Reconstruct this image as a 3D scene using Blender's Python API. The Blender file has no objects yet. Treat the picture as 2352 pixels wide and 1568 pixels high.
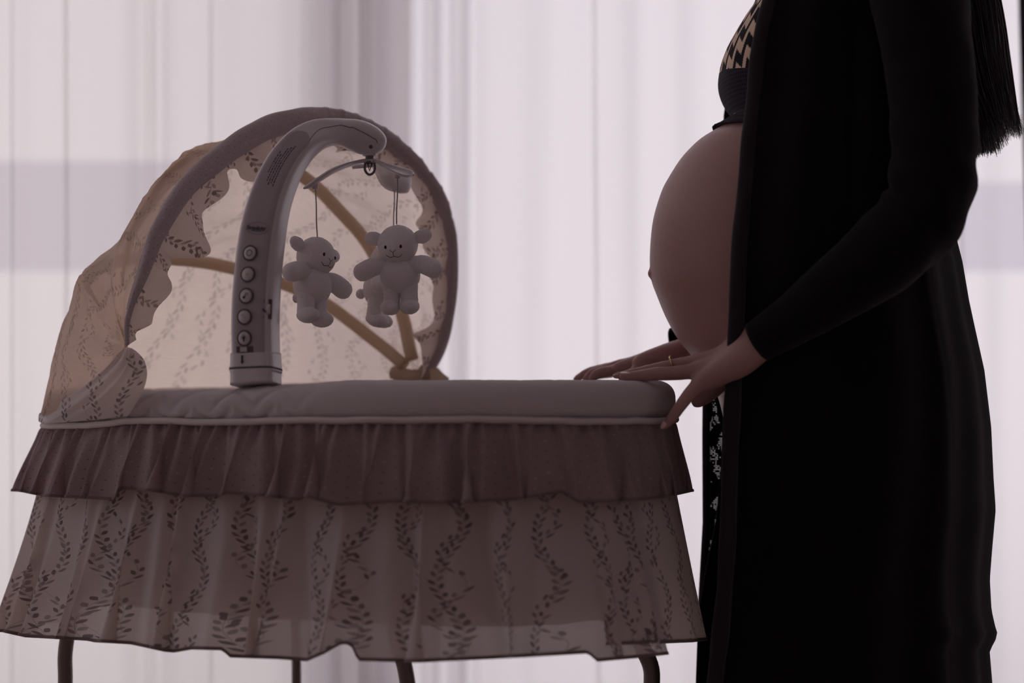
import bpy, bmesh, math, random
import numpy as np
from mathutils import Vector, Matrix, noise
random.seed(7)
R = math.radians
C = bpy.context.scene.collection

# ------------------------------------------------------------------ camera, world, exposure
FPX = 4200.0; TILT = math.atan(84/4200.0); CAMY = -2.55; CAMZ = 0.745
cam_d = bpy.data.cameras.new('camera'); cam = bpy.data.objects.new('camera', cam_d); C.objects.link(cam)
cam.location = (0, CAMY, CAMZ); cam.rotation_euler = (math.pi/2+TILT, 0, 0)
cam_d.sensor_width = 36; cam_d.lens = 36*FPX/2352
cam_d.dof.use_dof = True; cam_d.dof.focus_distance = 2.46; cam_d.dof.aperture_fstop = 1.9
cam_d.clip_start = 0.05
sc = bpy.context.scene
sc.camera = cam
sc.view_settings.view_transform = 'Standard'; sc.view_settings.look = 'None'
sc.view_settings.gamma = 1; sc.view_settings.use_curve_mapping = False
sc.view_settings.exposure = 0.0
sc.cycles.max_bounces = 10; sc.cycles.transparent_max_bounces = 16; sc.cycles.diffuse_bounces = 5
sc.cycles.transmission_bounces = 6
sc.cycles.use_denoising = True
sc.cycles.sample_clamp_indirect = 4

SKY = 1.38
world = bpy.data.worlds.new('overcast_sky'); sc.world = world; world.use_nodes = True
wn = world.node_tree; wn.nodes.clear()
wo = wn.nodes.new('ShaderNodeOutputWorld'); wb = wn.nodes.new('ShaderNodeBackground')
wtc = wn.nodes.new('ShaderNodeTexCoord'); wsep = wn.nodes.new('ShaderNodeSeparateXYZ'); wr = wn.nodes.new('ShaderNodeValToRGB')
wmr = wn.nodes.new('ShaderNodeMapRange'); wmr.inputs[1].default_value = -1; wmr.inputs[2].default_value = 1
wn.links.new(wtc.outputs['Generated'], wsep.inputs[0]); wn.links.new(wsep.outputs[2], wmr.inputs[0])
wn.links.new(wmr.outputs[0], wr.inputs[0]); wn.links.new(wr.outputs[0], wb.inputs[0]); wn.links.new(wb.outputs[0], wo.inputs[0])
e = wr.color_ramp.elements
e[0].position = 0.30; e[0].color = (0.80, 0.71, 0.70, 1)
e[1].position = 0.8; e[1].color = (0.92, 0.87, .92, 1)
k = e.new(0.5); k.color = (1.0, 0.905, 0.89, 1)
wb.inputs[1].default_value = SKY

# ------------------------------------------------------------------ helpers
CT, ST = math.cos(TILT), math.sin(TILT)
def W(px, py, Y):
    """point on the ray through a photo pixel at world depth Y"""
    a = (px-1176)/FPX; u = (784-py)/FPX
    dy = CT-u*ST; dz = ST+u*CT
    k = (Y-CAMY)/dy
    return Vector((a*k, Y, CAMZ+dz*k))
def PXY(p):
    dy = p[1]-CAMY; dz = p[2]-CAMZ
    F = dy*CT+dz*ST; U = -dy*ST+dz*CT
    return 1176+FPX*p[0]/F, 784-FPX*U/F
def lerp(a, b, t): return a+(b-a)*t
def tab(x, T):
    return float(np.interp(x, [t[0] for t in T], [t[1] for t in T]))
def smooth01(t):
    t = max(0, min(1, t)); return t*t*(3-2*t)
def nz(x, y=0.0, z=0.0): return noise.noise(Vector((x, y, z)))

def link(name, me, mat=None, parent=None, smooth=True):
    o = bpy.data.objects.new(name, me); C.objects.link(o)
    if mat is not None:
        for m_ in (mat if isinstance(mat, (list, tuple)) else [mat]): me.materials.append(m_)
    if parent is not None: o.parent = parent
    if smooth and len(me.polygons): me.polygons.foreach_set('use_smooth', [True]*len(me.polygons))
    return o
def mesh(name, verts, faces, mat=None, parent=None, smooth=True, uvs=None):
    if parent is not None:
        inv = parent_matrix(parent).inverted(); verts = [inv @ Vector(v) for v in verts]
    me = bpy.data.meshes.new(name); me.from_pydata([tuple(v) for v in verts], [], faces); me.update()
    if uvs is not None:
        l = me.uv_layers.new(name='UVMap')
        li = [0]*len(me.loops); me.loops.foreach_get('vertex_index', li)
        arr = np.array([tuple(u) for u in uvs], dtype=np.float32)
        if len(uvs) == len(verts): data = arr[li]
        else: data = arr
        l.data.foreach_set('uv', data.ravel())
    return link(name, me, mat, parent, smooth)
def parent_matrix(p):
    m = Matrix.LocRotScale(p.location, p.rotation_euler, p.scale)
    return parent_matrix(p.parent) @ m if p.parent else m
def empty(name, loc, label, cat, group=None, rot=(0,0,0)):
    o = bpy.data.objects.new(name, None); C.objects.link(o); o.location = loc; o.rotation_euler = rot
    o.empty_display_size = 0.05
    o['label'] = label; o['category'] = cat
    if group: o['group'] = group
    return o
def structure(o): o['kind'] = 'structure'; return o
def solid(o, th, offset=0):
    m = o.modifiers.new('thickness', 'SOLIDIFY'); m.thickness = th; m.offset = offset; return o

def grid(nu, nv, fn, closed_u=False):
    """fn(i,j)->(pos,uv)"""
    V, U, Fc = [], [], []
    for j in range(nv):
        for i in range(nu):
            p, uv = fn(i, j); V.append(p); U.append(uv)
    loops_uv = []
    n_i = nu if closed_u else nu-1
    for j in range(nv-1):
        for i in range(n_i):
            a = j*nu+i; b = j*nu+(i+1) % nu
            Fc.append((a, b, b+nu, a+nu))
    return V, Fc, U
def catmull(P, n):
    P = [Vector(p) for p in P]; out = []
    seg = len(P)-1
    for k in range(n):
        s = k/(n-1)*seg; i = min(int(s), seg-1); t = s-i
        p1, p2 = P[i], P[i+1]
        p0 = P[i-1] if i > 0 else p1*2-p2
        p3 = P[i+2] if i+2 <= seg else p2*2-p1
        out.append(0.5*((2*p1)+(p2-p0)*t+(2*p0-5*p1+4*p2-p3)*t*t+(3*p1-p0-3*p2+p3)*t*t*t))
    return out
def resample(P, n):
    A = np.array([tuple(p) for p in P]); d = np.r_[0, np.cumsum(np.linalg.norm(np.diff(A[:, :3], axis=0), axis=1))]
    s = np.linspace(0, d[-1], n)
    return [Vector([float(np.interp(x, d, A[:, k])) for k in range(A.shape[1])]) for x in s]
def curve(P, n):
    """P: tuples; smooth + even spacing, keeps extra columns"""
    m = len(P[0])
    if m == 3: return resample(catmull(P, n*4), n)
    a = catmull([p[:3] for p in P], n*4); b = catmull([(p[3], 0, 0) for p in P], n*4)
    A = np.array([tuple(p) for p in a]); d = np.r_[0, np.cumsum(np.linalg.norm(np.diff(A, axis=0), axis=1))]
    s = np.linspace(0, d[-1], n)
    return ([Vector([float(np.interp(x, d, A[:, k])) for k in range(3)]) for x in s],
            [float(np.interp(x, d, [q.x for q in b])) for x in s])
def frames(P, ref=None, closed=False):
    n = len(P); T = []
    for i in range(n):
        if closed: t = P[(i+1) % n]-P[i-1]
        else: t = P[min(i+1, n-1)]-P[max(i-1, 0)]
        T.append(t.normalized())
    F = []
    if ref is not None:
        for t in T:
            e2 = (ref-t*ref.dot(t)).normalized(); F.append((t, e2.cross(t).normalized(), e2))
    else:
        a = Vector((0, 0, 1)) if abs(T[0].z) < .9 else Vector((1, 0, 0))
        e1 = (a-T[0]*a.dot(T[0])).normalized()
        for t in T:
            e1 = (e1-t*e1.dot(t)).normalized(); F.append((t, e1, t.cross(e1)))
    return F
def sweep(P, rad, seg=16, ref=None, closed=False, sec=None, cap=True, bump=None):
    """rad float/list/(w,h) list; returns verts, faces, uvs"""
    F = frames(P, ref, closed); n = len(P); V, U, Fc = [], [], []
    s = 0
    for i in range(n):
        if i: s += (P[i]-P[i-1]).length
        r = rad[i] if isinstance(rad, (list, tuple)) and len(rad) == n else rad
        rw, rh = r if isinstance(r, (list, tuple)) else (r, r)
        t, e1, e2 = F[i]
        for j in range(seg):
            a = 2*math.pi*j/seg
            if sec: cx, cy = sec(a, i)
            else: cx, cy = math.cos(a), math.sin(a)
            k = 1.0+(bump(i, j, s, a) if bump else 0)
            V.append(P[i]+e1*(rw*cx*k)+e2*(rh*cy*k)); U.append((s, a*max(rw, rh)))
    for i in range(n if closed else n-1):
        for j in range(seg):
            a = i*seg+j; b = i*seg+(j+1) % seg; c = ((i+1) % n)*seg+(j+1) % seg; d = ((i+1) % n)*seg+j
            Fc.append((a, b, c, d))
    if cap and not closed:
        Fc.append(tuple(range(seg))[::-1]); Fc.append(tuple(range((n-1)*seg, n*seg)))
    return V, Fc, U
def supersec(n_):
    def f(a, i=0):
        n = n_(i) if callable(n_) else n_
        c, s = math.cos(a), math.sin(a)
        return math.copysign(abs(c)**(2/n), c), math.copysign(abs(s)**(2/n), s)
    return f
def box_v(lo, hi):
    x0, y0, z0 = lo; x1, y1, z1 = hi
    V = [(x0,y0,z0),(x1,y0,z0),(x1,y1,z0),(x0,y1,z0),(x0,y0,z1),(x1,y0,z1),(x1,y1,z1),(x0,y1,z1)]
    Fc = [(0,3,2,1),(4,5,6,7),(0,1,5,4),(1,2,6,5),(2,3,7,6),(3,0,4,7)]
    return V, Fc
def box(name, lo, hi, mat, parent=None, bev=0):
    V, Fc = box_v(lo, hi); o = mesh(name, V, Fc, mat, parent, smooth=False)
    if bev:
        b = o.modifiers.new('edge', 'BEVEL'); b.width = bev; b.segments = 3
    return o
def ico(c, r, M=None, sub=3):
    bm = bmesh.new(); bmesh.ops.create_icosphere(bm, subdivisions=sub, radius=1)
    r = (r, r, r) if not isinstance(r, (tuple, list)) else r
    V = []
    for v in bm.verts:
        p = Vector((v.co.x*r[0], v.co.y*r[1], v.co.z*r[2]))
        if M is not None: p = M @ p
        V.append(p+Vector(c))
    Fc = [tuple(v.index for v in f.verts) for f in bm.faces]; bm.free()
    return V, Fc
def join(*parts):
    V, Fc = [], []
    for p in parts:
        o = len(V); V += [Vector(v) for v in p[0]]; Fc += [tuple(i+o for i in f) for f in p[1]]
    return V, Fc
def capsule(P, Rr, seg=16, n=None):
    """rounded tapered limb through P with radii Rr"""
    n = n or max(12, len(P)*6)
    Q, q = curve([tuple(p)+(r,) for p, r in zip(P, Rr)], n)
    F = frames(Q); V, Fc = [], []
    # rounded ends
    t0, t1 = F[0][0], F[-1][0]
    rings = []
    for k in (0.25, .5, .75, .93): rings.append((Q[0]-t0*q[0]*math.cos(math.asin(k)), q[0]*k, F[0]))
    for i in range(n): rings.append((Q[i], q[i], F[i]))
    for k in (.93, .75, .5, .25): rings.append((Q[-1]+t1*q[-1]*math.cos(math.asin(k)), q[-1]*k, F[-1]))
    for c, r, f in rings:
        for j in range(seg):
            a = 2*math.pi*j/seg; V.append(c+f[1]*(r*math.cos(a))+f[2]*(r*math.sin(a)))
    for i in range(len(rings)-1):
        for j in range(seg):
            Fc.append((i*seg+j, i*seg+(j+1) % seg, (i+1)*seg+(j+1) % seg, (i+1)*seg+j))
    Fc.append(tuple(range(seg))[::-1]); Fc.append(tuple(range((len(rings)-1)*seg, len(rings)*seg)))
    return V, Fc
def cyl(c, axis, r, h, seg=32):
    axis = Vector(axis).normalized(); a = Vector((0,0,1)) if abs(axis.z) < .9 else Vector((1,0,0))
    e1 = (a-axis*a.dot(axis)).normalized(); e2 = axis.cross(e1); V, Fc = [], []
    for k, (hh, rr) in enumerate(((-h/2, r), (h/2-min(h, r)*.2, r), (h/2, r-min(h, r)*.2))):
        for j in range(seg):
            t = 2*math.pi*j/seg; V.append(Vector(c)+axis*hh+e1*(rr*math.cos(t))+e2*(rr*math.sin(t)))
    for k in range(2):
        for j in range(seg): Fc.append((k*seg+j, k*seg+(j+1) % seg, (k+1)*seg+(j+1) % seg, (k+1)*seg+j))
    Fc.append(tuple(range(seg))[::-1]); Fc.append(tuple(range(2*seg, 3*seg)))
    return V, Fc
def ring(c, axis, r, tr, seg=40, sx=1, sy=1, e1=None):
    axis = Vector(axis).normalized()
    a = Vector(e1) if e1 is not None else (Vector((0,0,1)) if abs(axis.z) < .9 else Vector((1,0,0)))
    x = (a-axis*a.dot(axis)).normalized(); y = axis.cross(x)
    P = [Vector(c)+x*(r*sx*math.cos(2*math.pi*i/seg))+y*(r*sy*math.sin(2*math.pi*i/seg)) for i in range(seg)]
    v, f, u = sweep(P, tr, 8, closed=True, cap=False); return v, f

# ------------------------------------------------------------------ node helpers and materials
class NT:
    def __init__(s, mat): s.t = mat.node_tree; s.n = s.t.nodes; s.l = s.t.links
    def new(s, ty, **k):
        n = s.n.new(ty)
        for a, b in k.items(): setattr(n, a, b)
        return n
    def put(s, sock, v):
        if isinstance(v, bpy.types.NodeSocket): s.l.new(v, sock)
        else: sock.default_value = v
    def m(s, op, a, b=0.0, c=0.0, clamp=False):
        n = s.n.new('ShaderNodeMath'); n.operation = op; n.use_clamp = clamp
        s.put(n.inputs[0], a); s.put(n.inputs[1], b); s.put(n.inputs[2], c)
        return n.outputs[0]
    def mix(s, f, a, b):
        n = s.n.new('ShaderNodeMix'); n.data_type = 'RGBA'
        s.put(n.inputs[0], f); s.put(n.inputs[6], a); s.put(n.inputs[7], b); return n.outputs[2]
    def noise(s, vec, scale, detail=2.0, out=0, rough=.5):
        n = s.n.new('ShaderNodeTexNoise'); n.inputs['Scale'].default_value = scale; n.inputs['Detail'].default_value = detail
        n.inputs['Roughness'].default_value = rough
        if vec is not None: s.l.new(vec, n.inputs['Vector'])
        return n.outputs[out]
    def white(s, a, b=0.0):
        c = s.n.new('ShaderNodeCombineXYZ'); s.put(c.inputs[0], a); s.put(c.inputs[1], b)
        n = s.n.new('ShaderNodeTexWhiteNoise'); n.noise_dimensions = '2D'; s.l.new(c.outputs[0], n.inputs['Vector']); return n.outputs['Value']
    def sep(s, v):
        n = s.n.new('ShaderNodeSeparateXYZ'); s.l.new(v, n.inputs[0]); return n.outputs[0], n.outputs[1], n.outputs[2]
    def bump(s, h, strength, dist):
        n = s.n.new('ShaderNodeBump'); n.inputs['Strength'].default_value = strength; n.inputs['Distance'].default_value = dist
        s.put(n.inputs['Height'], h); return n.outputs[0]
def newmat(name):
    m = bpy.data.materials.new(name); m.use_nodes = True; m.node_tree.nodes.clear(); return m, NT(m)
def C4(c): return (c[0], c[1], c[2], 1)
def simple(name, col, rough=.6, metal=0, bumpscale=0, bumpstr=.2, bumpdist=.001, sheen=0, spec=.5, coat=0, sss=0, var=0, varscale=30):
    m, t = newmat(name); o = t.new('ShaderNodeOutputMaterial'); b = t.new('ShaderNodeBsdfPrincipled')
    t.l.new(b.outputs[0], o.inputs[0]); tc = t.new('ShaderNodeTexCoord')
    b.inputs['Base Color'].default_value = C4(col)
    if var:
        f = t.noise(tc.outputs['Object'], varscale, 3)
        t.l.new(t.mix(f, C4([c*(1-var) for c in col]), C4([min(1, c*(1+var)) for c in col])), b.inputs['Base Color'])
    b.inputs['Roughness'].default_value = rough; b.inputs['Metallic'].default_value = metal
    b.inputs['Specular IOR Level'].default_value = spec
    b.inputs['Sheen Weight'].default_value = sheen; b.inputs['Coat Weight'].default_value = coat
    if sss:
        b.inputs['Subsurface Weight'].default_value = sss; b.inputs['Subsurface Radius'].default_value = (1, .35, .2)
        b.inputs['Subsurface Scale'].default_value = .006
    if bumpscale: t.l.new(t.bump(t.noise(tc.outputs['Object'], bumpscale, 3), bumpstr, bumpdist), b.inputs['Normal'])
    return m

def leaf_mask(t, u, v, P=.060):
    """garlands of small leaves: returns mask (0..1) on metric uv"""
    col = t.m('FLOOR', t.m('DIVIDE', u, P)); ul = t.m('MULTIPLY', t.m('SUBTRACT', t.m('FRACT', t.m('DIVIDE', u, P)), .5), P)
    h = t.white(col, 3.0)
    out = None
    for (amp, per, ph, D, L, wd, keep, off) in ((.0125, .125, 0.0, .0088, .0090, .0021, .94, 0.0), (.0125, .074, 2.1, .0096, .0085, .0020, .66, .002)):
        vv = t.m('ADD', v, t.m('MULTIPLY', h, .2))
        xc = t.m('MULTIPLY', t.m('SINE', t.m('ADD', t.m('MULTIPLY', vv, 2*math.pi/per), ph)), amp)
        d = t.m('SUBTRACT', t.m('SUBTRACT', ul, xc), off)
        for sg, sh in ((1, 0.0), (-1, .5)):
            dd = t.m('MULTIPLY', d, sg)
            q = t.m('ADD', t.m('DIVIDE', vv, D), sh)
            cell = t.m('FLOOR', q); tt = t.m('MULTIPLY', t.m('FRACT', q), D)
            rnd = t.white(t.m('ADD', cell, t.m('MULTIPLY', col, 17.0)), sg*5.0+off*1000)
            ang = t.m('ADD', t.m('MULTIPLY', rnd, .5), .55)
            cs = t.m('COSINE', ang); sn = t.m('SINE', ang)
            px = t.m('SUBTRACT', dd, .0007); py = t.m('SUBTRACT', tt, .0004)
            a = t.m('DIVIDE', t.m('ADD', t.m('MULTIPLY', px, sn), t.m('MULTIPLY', py, cs)), L)
            b = t.m('SUBTRACT', t.m('MULTIPLY', px, cs), t.m('MULTIPLY', py, sn))
            lim = t.m('MULTIPLY', t.m('MULTIPLY', a, t.m('SUBTRACT', 1.0, a)), 4*wd)
            k = t.m('SUBTRACT', lim, t.m('ABSOLUTE', b))
            k = t.m('MULTIPLY', k, 5000.0, clamp=True)
            k = t.m('MULTIPLY', k, t.m('LESS_THAN', rnd, keep))
            tone = t.m('ADD', .6, t.m('MULTIPLY', t.white(cell, sg*2.0+7), .4))
            k = t.m('MULTIPLY', k, tone)
            out = k if out is None else t.m('MAXIMUM', out, k)
        stem = t.m('MULTIPLY', t.m('SUBTRACT', .00045, t.m('ABSOLUTE', d)), 4000.0, clamp=True)
        out = t.m('MAXIMUM', out, t.m('MULTIPLY', stem, .45))
    return out
def dots_mask(t, u, v, P=.0125, r=.0009):
    a = t.m('ADD', u, v); b = t.m('SUBTRACT', u, v)
    fa = t.m('ABSOLUTE', t.m('SUBTRACT', t.m('FRACT', t.m('DIVIDE', a, P)), .5)); fb = t.m('ABSOLUTE', t.m('SUBTRACT', t.m('FRACT', t.m('DIVIDE', b, P)), .5))
    mx = t.m('MAXIMUM', fa, fb)
    k = t.m('LESS_THAN', mx, r/P)
    rnd = t.white(t.m('FLOOR', t.m('DIVIDE', a, P)), t.m('FLOOR', t.m('DIVIDE', b, P)))
    return k, t.m('GREATER_THAN', rnd, .75)
def fabric(name, col, trans=.35, tcol=None, pattern=None, leafcol=(.12, .08, .085), weave=900, rough=.95, wr=.35, leafT=1.0, see=0.0, seecol=(1, .93, .9), slubk=.5):
    m, t = newmat(name); o = t.new('ShaderNodeOutputMaterial')
    uv = t.new('ShaderNodeUVMap'); uv.uv_map = 'UVMap'; tc = t.new('ShaderNodeTexCoord')
    u, v, _ = t.sep(uv.outputs[0])
    base = C4(col)
    f = t.noise(tc.outputs['Object'], 12, 3); base = t.mix(f, C4([c*.93 for c in col]), C4([min(1, c*1.05) for c in col]))
    tb = C4(tcol or col)
    if pattern == 'leaf':
        k = leaf_mask(t, u, v); k = t.m('MULTIPLY', k, .85)
        base = t.mix(k, base, C4(leafcol)); tb = t.mix(t.m('MULTIPLY', k, leafT), tb, C4([c*1.6 for c in leafcol]))
    if pattern == 'dots':
        k, lt = dots_mask(t, u, v)
        dc = t.mix(lt, C4([c*.3 for c in col]), C4([min(1, c*2) for c in col]))
        base = t.mix(t.m('MULTIPLY', k, .8), base, dc); tb = t.mix(t.m('MULTIPLY', k, .8), tb, dc)
    # fine woven threads
    wv = t.m('MULTIPLY', t.m('SINE', t.m('MULTIPLY', u, 7500.0)), t.m('SINE', t.m('MULTIPLY', v, 7500.0)))
    slub = t.new('ShaderNodeTexNoise'); mp = t.new('ShaderNodeMapping'); mp.inputs['Scale'].default_value = (40, 1800, 1)
    t.l.new(uv.outputs[0], mp.inputs[0]); t.l.new(mp.outputs[0], slub.inputs['Vector']); slub.inputs['Scale'].default_value = 1; slub.inputs['Detail'].default_value = 2
    hgt = t.m('ADD', t.m('MULTIPLY', wv, .3), t.m('ADD', slub.outputs[0], t.m('MULTIPLY', t.noise(tc.outputs['Object'], 60, 4), 2.5)))
    nrm = t.bump(hgt, wr, .0006)
    tb = t.mix(t.m('MULTIPLY', slub.outputs[0], slubk), tb, t.mix(.5, tb, (0.02, .015, .015, 1)))
    d = t.new('ShaderNodeBsdfPrincipled'); t.put(d.inputs['Base Color'], base); d.inputs['Roughness'].default_value = rough
    d.inputs['Specular IOR Level'].default_value = .2; d.inputs['Sheen Weight'].default_value = .15
    t.l.new(nrm, d.inputs['Normal'])
    tr = t.new('ShaderNodeBsdfTranslucent'); t.put(tr.inputs[0], tb); t.l.new(nrm, tr.inputs['Normal'])
    mx = t.new('ShaderNodeMixShader'); mx.inputs[0].default_value = trans
    t.l.new(d.outputs[0], mx.inputs[1]); t.l.new(tr.outputs[0], mx.inputs[2])
    if see:
        tp = t.new('ShaderNodeBsdfTransparent'); tp.inputs[0].default_value = C4(seecol); m2 = t.new('ShaderNodeMixShader')
        fac = t.m('MULTIPLY', slub.outputs[0], see*2)
        if pattern == 'leaf': fac = t.m('MULTIPLY', fac, t.m('SUBTRACT', 1.0, t.m('MULTIPLY', k, .8)))
        t.put(m2.inputs[0], fac); t.l.new(mx.outputs[0], m2.inputs[1]); t.l.new(tp.outputs[0], m2.inputs[2]); t.l.new(m2.outputs[0], o.inputs[0])
    else: t.l.new(mx.outputs[0], o.inputs[0])
    return m

M = {}
M['pad'] = fabric('padded_cotton', (.64, .575, .59), .05, wr=.25)
M['piping'] = fabric('piping_cotton', (.70, .63, .61), .05, wr=.2)
M['leaf'] = fabric('leaf_print_cotton', (.72, .655, .66), .42, (.95, .83, .76), 'leaf', wr=.3, see=.05)
M['leafhood'] = fabric('leaf_print_hood_cotton', (.72, .67, .70), .84, (1.0, .87, .77), 'leaf', wr=.45, leafT=.45, see=.15, seecol=(1, .84, .74), slubk=.15)
M['lining'] = fabric('hood_channel_cotton', (.66, .57, .49), .5, (.95, .80, .64), wr=.4)
M['mauve'] = fabric('dotted_taupe_cotton', (.40, .31, .325), .28, (.62, .42, .38), 'dots', wr=.3, see=.015)
M['hem'] = fabric('taupe_binding', (.26, .19, .19), .12, (.3, .2, .18), wr=.3)
M['rimband'] = fabric('dotted_hood_binding', (.54, .455, .475), .06, (.5, .4, .38), 'dots', wr=.45)
M['basket'] = fabric('basket_lining', (.45, .37, .34), .12, (.5, .36, .28), wr=.2)
M['sheet'] = fabric('mattress_sheet', (.72, .66, .62), .1, wr=.2)
M['tube'] = simple('painted_steel_tube', (.19, .15, .14), .35, .3, spec=.5, var=.05)
M['plastic'] = simple('white_plastic', (.62, .565, .60), .28, spec=.55, bumpscale=300, bumpstr=.05, bumpdist=.0002)
M['plastic_face'] = simple('matte_panel_plastic', (.40, .345, .375), .5, spec=.35, bumpscale=400, bumpstr=.08, bumpdist=.0002)
M['button'] = simple('button_rubber', (.56, .49, .49), .5, var=.04)
M['mark'] = simple('printed_mark', (.035, .025, .05), .6)
M['seam'] = simple('panel_groove', (.10, .075, .09), .7)
M['hubgrey'] = simple('grey_post_plastic', (.16, .135, .155), .3)
M['cord'] = simple('twisted_cord', (.40, .38, .39), .8, bumpscale=900, bumpstr=.6)
M['plush'] = simple('plush_fleece', (.88, .82, .84), 1.0, sheen=.6, spec=.1, bumpscale=900, bumpstr=.8, bumpdist=.0015, var=.08, varscale=300)
M['thread'] = simple('black_thread', (.01, .008, .012), .5)
M['black'] = simple('black_knit', (.008, .0066, .0085), .95, sheen=.10, spec=.08, bumpscale=700, bumpstr=.7, bumpdist=.001, var=.2, varscale=40)
M['lit_edge'] = simple('lit_edge_knit', (.028, .024, .029), .95, sheen=.2, spec=.08, bumpscale=900, bumpstr=.6)  # cardigan knit made paler: light on the front edges put into the colour
M['skirt'] = simple('black_jersey', (.008, .0065, .008), .95, spec=.06, bumpscale=500, bumpstr=.4)
M['nail'] = simple('pale_nail', (.72, .46, .46), .2, spec=.6, coat=.4)
M['gold'] = simple('gold_band', (.75, .55, .28), .25, 1.0)
M['shoe'] = simple('black_slipper', (.012, .01, .012), .7)
M['wallm'] = simple('painted_plaster', (.76, .70, .72), .9, bumpscale=80, bumpstr=.1, var=.02)
M['ceil'] = simple('ceiling_plaster', (.86, .83, .83), .9, bumpscale=80, bumpstr=.1)
M['frame'] = simple('window_frame_paint', (.27, .28, .42), .4)
M['drape'] = simple('charcoal_drape', (.075, .068, .075), .95, bumpscale=400, bumpstr=.4)
M['track'] = simple('white_track', (.6, .6, .6), .4)
M['parapet'] = None

def skin_mat():
    m, t = newmat('skin'); o = t.new('ShaderNodeOutputMaterial'); b = t.new('ShaderNodeBsdfPrincipled'); tc = t.new('ShaderNodeTexCoord')
    f = t.noise(tc.outputs['Object'], 9, 4); f2 = t.noise(tc.outputs['Object'], 60, 3)
    c = t.mix(f, (.41, .245, .235, 1), (.50, .315, .305, 1)); c = t.mix(t.m('MULTIPLY', f2, .25), c, (.43, .20, .18, 1))
    t.l.new(c, b.inputs['Base Color']); b.inputs['Roughness'].default_value = .48; b.inputs['Specular IOR Level'].default_value = .4
    b.inputs['Subsurface Weight'].default_value = .25; b.inputs['Subsurface Radius'].default_value = (1, .35, .2); b.inputs['Subsurface Scale'].default_value = .008
    v = t.new('ShaderNodeTexVoronoi'); v.inputs['Scale'].default_value = 420; t.l.new(tc.outputs['Object'], v.inputs['Vector'])
    h = t.m('ADD', t.m('MULTIPLY', v.outputs['Distance'], .6), t.noise(tc.outputs['Object'], 350, 3))
    t.l.new(t.bump(h, .22, .0006), b.inputs['Normal']); t.l.new(b.outputs[0], o.inputs[0]); return m
M['skin'] = skin_mat()
def hair_mat():
    m, t = newmat('dark_hair'); o = t.new('ShaderNodeOutputMaterial'); b = t.new('ShaderNodeBsdfPrincipled')
    b.inputs['Base Color'].default_value = (.014, .006, .006, 1); b.inputs['Roughness'].default_value = .35; b.inputs['Specular IOR Level'].default_value = .5
    t.l.new(b.outputs[0], o.inputs[0]); return m
M['hair'] = hair_mat()
def sheer(name, trans_f, tcol):
    m, t = newmat(name); o = t.new('ShaderNodeOutputMaterial'); uv = t.new('ShaderNodeUVMap'); uv.uv_map = 'UVMap'
    mp = t.new('ShaderNodeMapping'); mp.inputs['Scale'].default_value = (900, 5, 1); t.l.new(uv.outputs[0], mp.inputs[0])
    n = t.new('ShaderNodeTexNoise'); n.inputs['Scale'].default_value = 1; n.inputs['Detail'].default_value = 2; t.l.new(mp.outputs[0], n.inputs['Vector'])
    a = t.new('ShaderNodeBsdfTranslucent'); a.inputs[0].default_value = C4(tcol)
    d = t.new('ShaderNodeBsdfDiffuse'); d.inputs[0].default_value = (.85, .82, .83, 1)
    m1 = t.new('ShaderNodeMixShader'); m1.inputs[0].default_value = .16; t.l.new(a.outputs[0], m1.inputs[1]); t.l.new(d.outputs[0], m1.inputs[2])
    tp = t.new('ShaderNodeBsdfTransparent'); tp.inputs[0].default_value = (.96, .935, .94, 1)
    m2 = t.new('ShaderNodeMixShader'); t.l.new(m1.outputs[0], m2.inputs[1]); t.l.new(tp.outputs[0], m2.inputs[2])
    lw = t.new('ShaderNodeLayerWeight'); lw.inputs[0].default_value = .5
    fac = t.m('SUBTRACT', t.m('ADD', t.m('MULTIPLY', t.m('SUBTRACT', n.outputs[0], .5), .06), trans_f), t.m('MULTIPLY', lw.outputs['Facing'], trans_f*.9), clamp=True)
    t.l.new(fac, m2.inputs[0]); t.l.new(m2.outputs[0], o.inputs[0]); return m
M['sheer'] = sheer('sheer_voile', .30, (.885, .865, .91))
M['sheer_warm'] = sheer('warm_sheer_voile', .24, (.80, .762, .755))
def glass_mat():
    m, t = newmat('window_glass'); o = t.new('ShaderNodeOutputMaterial'); tp = t.new('ShaderNodeBsdfTransparent'); tp.inputs[0].default_value = (.95, .96, .97, 1)
    g = t.new('ShaderNodeBsdfGlossy'); g.inputs['Roughness'].default_value = .02; mx = t.new('ShaderNodeMixShader'); mx.inputs[0].default_value = .06
    t.l.new(tp.outputs[0], mx.inputs[1]); t.l.new(g.outputs[0], mx.inputs[2]); t.l.new(mx.outputs[0], o.inputs[0]); return m
M['glass'] = glass_mat()
def frosted():
    m, t = newmat('frosted_railing_glass'); o = t.new('ShaderNodeOutputMaterial'); tp = t.new('ShaderNodeBsdfTransparent'); tp.inputs[0].default_value = (.80, .77, .86, 1)
    d = t.new('ShaderNodeBsdfDiffuse'); d.inputs[0].default_value = (.6, .6, .66, 1); mx = t.new('ShaderNodeMixShader'); mx.inputs[0].default_value = .25
    t.l.new(tp.outputs[0], mx.inputs[1]); t.l.new(d.outputs[0], mx.inputs[2]); t.l.new(mx.outputs[0], o.inputs[0]); return m
M['parapet'] = frosted()
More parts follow.
